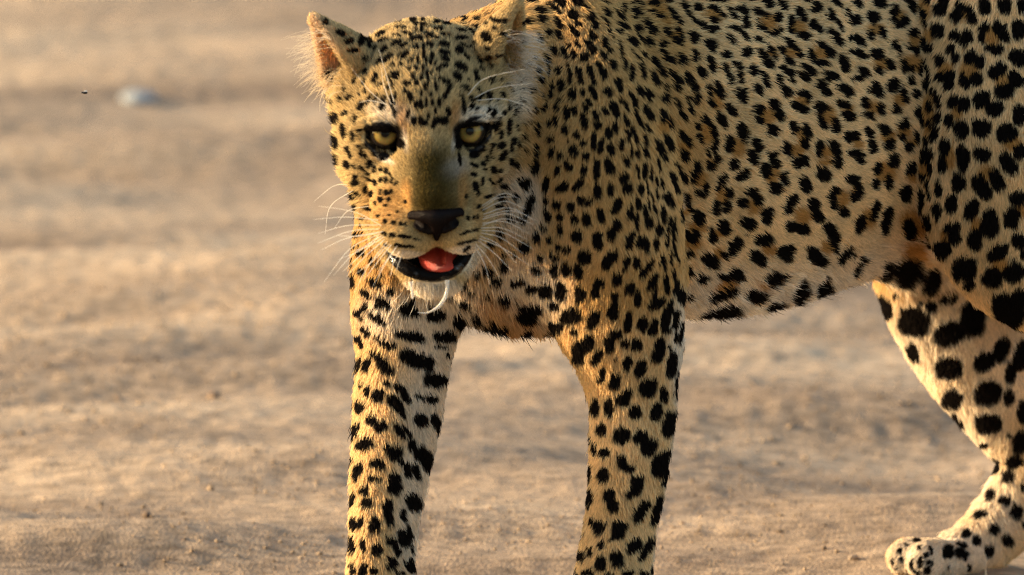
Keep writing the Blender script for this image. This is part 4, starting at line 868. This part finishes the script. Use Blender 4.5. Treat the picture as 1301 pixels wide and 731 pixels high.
# ------------------------------------------------------------------ whiskers, brow hairs, ear tufts: single long hairs
r = np.random.default_rng(5)
def hair_pts(poly, k=8):
    c = catmull(poly, 6); s = np.linspace(0, len(c)-1, k)
    return np.stack([np.interp(s, np.arange(len(c)), c[:, i]) for i in range(3)], 1)
wh, wr = [], []
def whisker(p0, p1, p2, rad=.00036, dz=-.03):
    c, n = cast(*p0)
    if c is None: c = P(*p0, -.05)
    d0 = (c-CAM)@FWD-DIST
    wh.append(hair_pts([c, P(*p1, d0+dz*.4), P(*p2, d0+dz)])); wr.append(np.linspace(rad, rad*.15, 8))
for a in [((482,280),(440,276),(398,279)),((481,286),(440,287),(404,297)),((483,291),(445,294),(404,309)),((482,295),(440,303),(408,318)),((484,297),(445,316),(412,358)),((486,299),(450,322),(424,350)),
          ((490,303),(462,328),(440,352)),((493,306),(468,338),(450,372)),((498,310),(478,335),(462,356)),((503,314),(488,338),(474,364)),((508,318),(500,334),(496,352)),((486,288),(452,270),(405,262)),
          ((470,262),(442,268),(425,290)),((450,236),(425,236),(398,257)),((452,240),(420,262),(413,298)),((512,320),(506,336),(503,346)),
          ((478,305),(452,330),(436,345)),((489,300),(470,312),(446,320)),((495,309),(476,330),(452,348)),((482,300),(458,318),(430,330)),((505,312),(492,330),(480,346)),((488,294),(460,300),(430,300))]:
    whisker(*a)
for a in [((612,262),(640,246),(662,254)),((612,268),(640,256),(668,266)),((613,273),(645,264),(674,276)),((612,279),(645,272),(678,286)),((612,284),(642,282),(672,297)),((611,290),(638,290),(668,304)),
          ((610,296),(636,302),(664,322)),((609,300),(632,310),(656,334)),((607,305),(628,322),(650,344)),((604,310),(620,328),(634,352)),((613,265),(632,252),(652,250)),((614,276),(650,268),(684,282)),
          ((608,303),(640,316),(676,340)),((603,313),(616,336),(622,362)),((612,287),(640,278),(664,284)),((611,293),(640,296),(680,318))]:
    whisker(*a)
for a in [((503,138),(492,100),(481,62)),((500,140),(488,110),(484,84)),((494,136),(470,116),(446,86)),((497,134),(470,128),(455,131)),((592,124),(616,100),(668,88)),((600,126),(630,112),(676,106)),((604,128),(640,126),(676,138))]:
    whisker(*a, rad=.00036, dz=-.012)
for a in [((520,372),(512,384),(500,398)),((530,372),(526,388),(520,402)),((514,368),(505,378),(494,388)),((540,372),(541,384),(543,396)),((524,366),(518,380),(512,388))]:
    whisker(*a, rad=.00036, dz=-.01)
wh = np.array(wh); wr = np.array(wr)
whiskers = curves_object('whiskers', wh, wr, np.tile(np.array([[.85, .80, .70]]), (len(wh), 1)), fur_mat, leopard)
whiskers['kind'] = 'stuff'
tf, tr_, tc_ = [], [], []
def tuft(n, box, dirv, L, spread, bend, colr):
    for _ in range(n):
        x = r.uniform(box[0], box[2]); y = r.uniform(box[1], box[3])
        c, nn = cast(x, y)
        if c is None or (c-CAM)@FWD-DIST > .10: continue
        d = norm(np.array(dirv)+r.standard_normal(3)*spread); l = L*r.uniform(.55, 1.15)
        p = [c, c+d*l*.5+nn*.004, c+d*l+DOWN*l*bend*r.uniform(.3, 1)]
        tf.append(hair_pts(p, 5)); tr_.append(np.linspace(.0002, .00005, 5)); tc_.append(np.array(colr)*r.uniform(.85, 1.1))
tuft(150, (400, 40, 424, 100), -RGT+UPV*.05-FWD*.25, .030, .30, .45, (.74, .62, .45))
tuft(120, (405, 85, 440, 118), -RGT*.8-UPV*.35-FWD*.3, .026, .30, .3, (.74, .60, .40))
tuft(220, (638, 40, 664, 84), RGT*.9+UPV*.05-FWD*.3, .030, .34, .35, (.68, .60, .48))
tuft(110, (634, 80, 668, 108), RGT*.8-UPV*.25-FWD*.2, .024, .30, .3, (.62, .53, .41))
tufts = curves_object('ear_tufts', np.array(tf), np.array(tr_), np.array(tc_), fur_mat, leopard)
tufts['kind'] = 'stuff'

# ------------------------------------------------------------------ strings of saliva
def tube_mesh(name, pts, rad, k=10):
    pts = np.asarray(pts); n = len(pts); T = norm(np.gradient(pts, axis=0)); vs = []
    ref = FWD
    for i in range(n):
        a = norm(np.cross(T[i], ref)); b = np.cross(T[i], a)
        for j in range(k):
            t = 2*math.pi*j/k; vs.append(pts[i]+rad[i]*(a*math.cos(t)+b*math.sin(t)))
    fs = [(i*k+j, i*k+(j+1) % k, (i+1)*k+(j+1) % k, (i+1)*k+j) for i in range(n-1) for j in range(k)]
    vs += [pts[0], pts[-1]]
    me = mesh_np(name, np.array(vs), np.array(fs))
    return me
m, N_, L_, bs = new_mat('saliva')
bs.inputs['Base Color'].default_value = (.92, .88, .80, 1); bs.inputs['Roughness'].default_value = .12
bs.inputs['Transmission Weight'].default_value = .6; bs.inputs['IOR'].default_value = 1.33
bs.inputs['Subsurface Weight'].default_value = .3; bs.inputs['Subsurface Radius'].default_value = (.004, .004, .003)
dl = (H(0, 86, -168)-CAM)@FWD-DIST-.012
for poly, rad in (([(522,358),(523,366),(524,374),(524,380)], [3.2,1.4,1.9,.9]), ([(568,356),(568,368),(565,379),(558,389),(549,395),(540,398),(531,397)], [3.4,2.0,2.3,2.2,1.3,.9,.5])):
    c = catmull([(*P(x, y, dl), q*PX) for (x, y), q in zip(poly, rad)], 6)
    me = tube_mesh('saliva', c[:, :3], c[:, 3]); me.materials.append(m)
    link(bpy.data.objects.new('saliva', me), leopard)
# ------------------------------------------------------------------ ground
def stretched(a, b, step, far, grow_):
    xs = list(np.arange(a, b+step/2, step)); s = step
    while xs[-1] < far: s *= grow_; xs.append(xs[-1]+s)
    s = step
    while xs[0] > -far: s *= grow_; xs.insert(0, xs[0]-s)
    return np.array(xs)
gx = stretched(-.62, .80, .006, 1500, 1.25); gy = stretched(-.2, 6.5, .012, 1500, 1.22)
X, Y = np.meshgrid(gx, gy, indexing='ij')
def relief(x, y):
    q = np.stack([x, y, np.zeros_like(x)], -1).reshape(-1, 3)
    # drifted sand: long low undulations running left to right, finer ripples, crumbs
    ca, sa = math.cos(.10), math.sin(.10)
    u = q[:, 0]*ca+q[:, 1]*sa; v = -q[:, 0]*sa+q[:, 1]*ca
    def nn(fx, fy, s):
        return vnoise(np.stack([u*fx, v*fy, np.full_like(u, s*.37)], -1), 1.0, s)
    h = .038*nn(1.0, 2.2, 1)+.025*nn(1.8, 4.6, 2)+.0125*nn(3.4, 10, 3)+.0042*nn(9, 24, 4)+.0016*nn(56, 62, 5)+.0009*nn(120, 124, 6)
    fade = 1/(1+np.maximum(np.abs(q[:, 1]-2)-8, 0)*.05)
    return (h*fade).reshape(x.shape)
Z = relief(X, Y)
foot = [P(778, 852, .09), P(478, 850, .08), P(1180, 733, .64), P(1230, 733, .69), P(1390, 770, .53)]
flat = np.zeros_like(Z)
for f in foot: flat = np.maximum(flat, np.exp(-(((X-f[0])/.09)**2+((Y-f[1])/.10)**2)))
Z = Z*(1-flat)-.002*flat
idx = np.arange(X.size).reshape(X.shape)
Fg = np.stack([idx[:-1, :-1], idx[1:, :-1], idx[1:, 1:], idx[:-1, 1:]], -1).reshape(-1, 4)
g_me = mesh_np('ground', np.stack([X, Y, Z], -1).reshape(-1, 3), Fg)
ground = link(bpy.data.objects.new('ground', g_me)); ground['kind'] = 'structure'
ground['label'] = 'dry sandy ground with low ripples under the leopard'
m, N_, L_, bs = new_mat('sand')
tc = N_.new('ShaderNodeTexCoord'); mp = N_.new('ShaderNodeMapping'); L_.new(tc.outputs['Object'], mp.inputs[0]); mp.inputs['Rotation'].default_value = (0, 0, -.1); mp.inputs['Scale'].default_value = (.42, 1, 1)
n1 = N_.new('ShaderNodeTexNoise'); n1.inputs['Scale'].default_value = 3.2; n1.inputs['Detail'].default_value = 6; L_.new(mp.outputs[0], n1.inputs['Vector'])
n2 = N_.new('ShaderNodeTexNoise'); n2.inputs['Scale'].default_value = 110; n2.inputs['Detail'].default_value = 5; L_.new(mp.outputs[0], n2.inputs['Vector'])
rp = N_.new('ShaderNodeValToRGB'); L_.new(n1.outputs[0], rp.inputs[0])  # sand tones drawn out into streaks, standing for raking sun and shade
rp.color_ramp.elements[0].position = .38; rp.color_ramp.elements[0].color = (.205, .151, .103, 1)
rp.color_ramp.elements[1].position = .62; rp.color_ramp.elements[1].color = (.40, .303, .203, 1)
rp2 = N_.new('ShaderNodeValToRGB'); L_.new(n2.outputs[0], rp2.inputs[0])
rp2.color_ramp.elements[0].position = .35; rp2.color_ramp.elements[0].color = (.62, .60, .58, 1)
rp2.color_ramp.elements[1].position = .62; rp2.color_ramp.elements[1].color = (1.12, 1.1, 1.08, 1)
mx = N_.new('ShaderNodeMix'); mx.data_type = 'RGBA'; mx.blend_type = 'MULTIPLY'; mx.inputs[0].default_value = 1
L_.new(rp.outputs[0], mx.inputs[6]); L_.new(rp2.outputs[0], mx.inputs[7]); L_.new(mx.outputs[2], bs.inputs['Base Color'])
bs.inputs['Roughness'].default_value = .9; bs.inputs['Specular IOR Level'].default_value = .2
n3 = N_.new('ShaderNodeTexNoise'); n3.inputs['Scale'].default_value = 260; n3.inputs['Detail'].default_value = 6; L_.new(tc.outputs['Object'], n3.inputs['Vector'])
bp = N_.new('ShaderNodeBump'); bp.inputs['Strength'].default_value = .7; bp.inputs['Distance'].default_value = .004
L_.new(n3.outputs[0], bp.inputs['Height']); L_.new(bp.outputs[0], bs.inputs['Normal'])
g_me.materials.append(m); sand = m
def ground_at(px, py):
    w = ground_w(py); p = P(px, py, w)
    p[2] = relief(np.array([[p[0]]]), np.array([[p[1]]]))[0, 0]; return p

# loose crumbs of soil and grit: nobody could count them
r = np.random.default_rng(12)
def crumb(n=1):
    v = np.array([[1,0,0],[-1,0,0],[0,1,0],[0,-1,0],[0,0,1],[0,0,-1]], float)
    f = np.array([[0,2,4],[2,1,4],[1,3,4],[3,0,4],[2,0,5],[1,2,5],[3,1,5],[0,3,5]])
    return v, f
cv, cf = crumb(); VS, FS = [], []
n = 30000
cx = r.uniform(-.62, .75, n); cy = r.uniform(.15, 2.6, n)**1.0
dens = vnoise(np.stack([cx, cy, cx*0], -1), 4.5, 31)
keep = dens+r.uniform(-.6, .6, n) > -.05
cx, cy = cx[keep], cy[keep]; n = len(cx)
cz = relief(cx[:, None], cy[:, None])[:, 0]
size = np.exp(r.normal(math.log(.0011), .45, n)).clip(.0007, .0036)
VV = cv[None]*(1+r.uniform(-.35, .35, (n, 6, 1)))*size[:, None, None]*r.uniform(.6, 1.3, (n, 1, 3))
a = r.uniform(0, 6.28, n); R2 = np.zeros((n, 3, 3)); R2[:, 0, 0] = np.cos(a); R2[:, 0, 1] = -np.sin(a); R2[:, 1, 0] = np.sin(a); R2[:, 1, 1] = np.cos(a); R2[:, 2, 2] = 1
VV = np.einsum('nij,nkj->nki', R2, VV)+np.stack([cx, cy, cz+size*.3], -1)[:, None]
FF = cf[None]+(6*np.arange(n))[:, None, None]
c_me = mesh_np('soil_crumbs', VV.reshape(-1, 3), FF.reshape(-1, 3), smooth=False)
c_me.materials.append(sand)
crumbs = link(bpy.data.objects.new('soil_crumbs', c_me)); crumbs['kind'] = 'stuff'
crumbs['label'] = 'loose crumbs of dry soil scattered over the sand'; crumbs['category'] = 'soil'
# ------------------------------------------------------------------ small things lying about
def lump(name, size, seed, mat, loc, rz=0.0, sub=3, rough=.22):
    "an uneven little stone: a subdivided cube pushed to a ball and dented by noise"
    v = np.array([[x, y, z] for x in (-1, 1) for y in (-1, 1) for z in (-1, 1)], float)
    f = np.array([[0,1,3,2],[4,6,7,5],[0,4,5,1],[2,3,7,6],[0,2,6,4],[1,5,7,3]])
    for _ in range(sub): v, f = subdivide(v, f)
    v = norm(v); v = v*(1+rough*vnoise(v+seed*3.1, 1.4, seed)+rough*.4*vnoise(v+seed, 4, seed+1))[:, None]
    me = mesh_np(name, v*np.array(size), f); me.materials.append(mat)
    o = link(bpy.data.objects.new(name, me)); o.location = loc; o.rotation_euler = (0, 0, rz); return o
def plain(name, rgb, rough=.8, scale=120, var=.35):
    m, N_, L_, bs = new_mat(name)
    n = N_.new('ShaderNodeTexNoise'); n.inputs['Scale'].default_value = scale; n.inputs['Detail'].default_value = 4
    rp = N_.new('ShaderNodeValToRGB'); L_.new(n.outputs[0], rp.inputs[0])
    rp.color_ramp.elements[0].position = .3; rp.color_ramp.elements[0].color = (*[c*(1-var) for c in rgb], 1)
    rp.color_ramp.elements[1].position = .7; rp.color_ramp.elements[1].color = (*[min(c*(1+var), .95) for c in rgb], 1)
    L_.new(rp.outputs[0], bs.inputs['Base Color']); bs.inputs['Roughness'].default_value = rough; return m
def tag(o, label, cat, group=None):
    o['label'] = label; o['category'] = cat
    if group: o['group'] = group
white_stone = plain('pale_stone', (.17, .195, .21), .7, 60, .12); brown = plain('dry_leaf', (.10, .06, .03), .8); grey = plain('grey_stone', (.27, .205, .145), .9)
p = ground_at(176, 132)
tag(lump('stone', (.018, .03, .008), 3, white_stone, p+np.array([0, 0, .003]), .2), 'blurred bluish white stone far back on the sand at upper left', 'stone')
p = ground_at(272, 520)
tag(lump('clod', (.0065, .012, .0045), 5, brown, p+np.array([0, 0, .003]), .3), 'small dark brown clod left of the far foreleg, mid height', 'clod')
p = ground_at(186, 661)
tag(lump('clod', (.0042, .007, .0035), 6, brown, p+np.array([0, 0, .002]), .1), 'tiny dark clod near the lower left of the sand', 'clod')
p = ground_at(1118, 712)
tag(lump('pebble', (.0055, .007, .004), 8, grey, p+np.array([0, 0, .002]), .8), 'pale pebble just left of the hind paw', 'pebble')
p = ground_at(1085, 700)
tag(lump('pebble', (.0048, .006, .0035), 10, grey, p+np.array([0, 0, .002]), 1.8), 'rounder pebble a little further left of the hind paw', 'pebble')
p = ground_at(1252, 728)
st = tube_mesh('grass_stub', [p+np.array([0, 0, -.003]), p+np.array([.0004, 0, .006]), p+np.array([.0003, .001, .013])], [.0011, .001, .0004], 6)
st.materials.append(plain('straw', (.62, .52, .36), .7)); o = link(bpy.data.objects.new('grass_stub', st)); tag(o, 'short pale grass stub sticking up beside the hind paw', 'grass stub')
# the fly in the air at the left
dark = plain('fly_body', (.02, .015, .012), .4); wingm, N_, L_, bs = new_mat('fly_wing')
bs.inputs['Base Color'].default_value = (.75, .7, .62, 1); bs.inputs['Roughness'].default_value = .2; bs.inputs['Transmission Weight'].default_value = .4
fly = link(bpy.data.objects.new('fly', None)); fly.location = P(108, 118, .12); tag(fly, 'tiny dark fly in the air at far left above the sand', 'fly')
for nm, sz, lo, mt in (('body', (.0026, .0014, .0013), (0, 0, 0), dark), ('head', (.0010, .0011, .0010), (-.0029, 0, .0002), dark)):
    o = lump(nm, sz, 2, mt, lo, 0, 2, .05); o.parent = fly
for s in (-1, 1):
    o = lump('wing', (.0020, .0011, .00015), 4, wingm, (.0006, s*.0012, .0016), s*.5, 2, .05); o.parent = fly
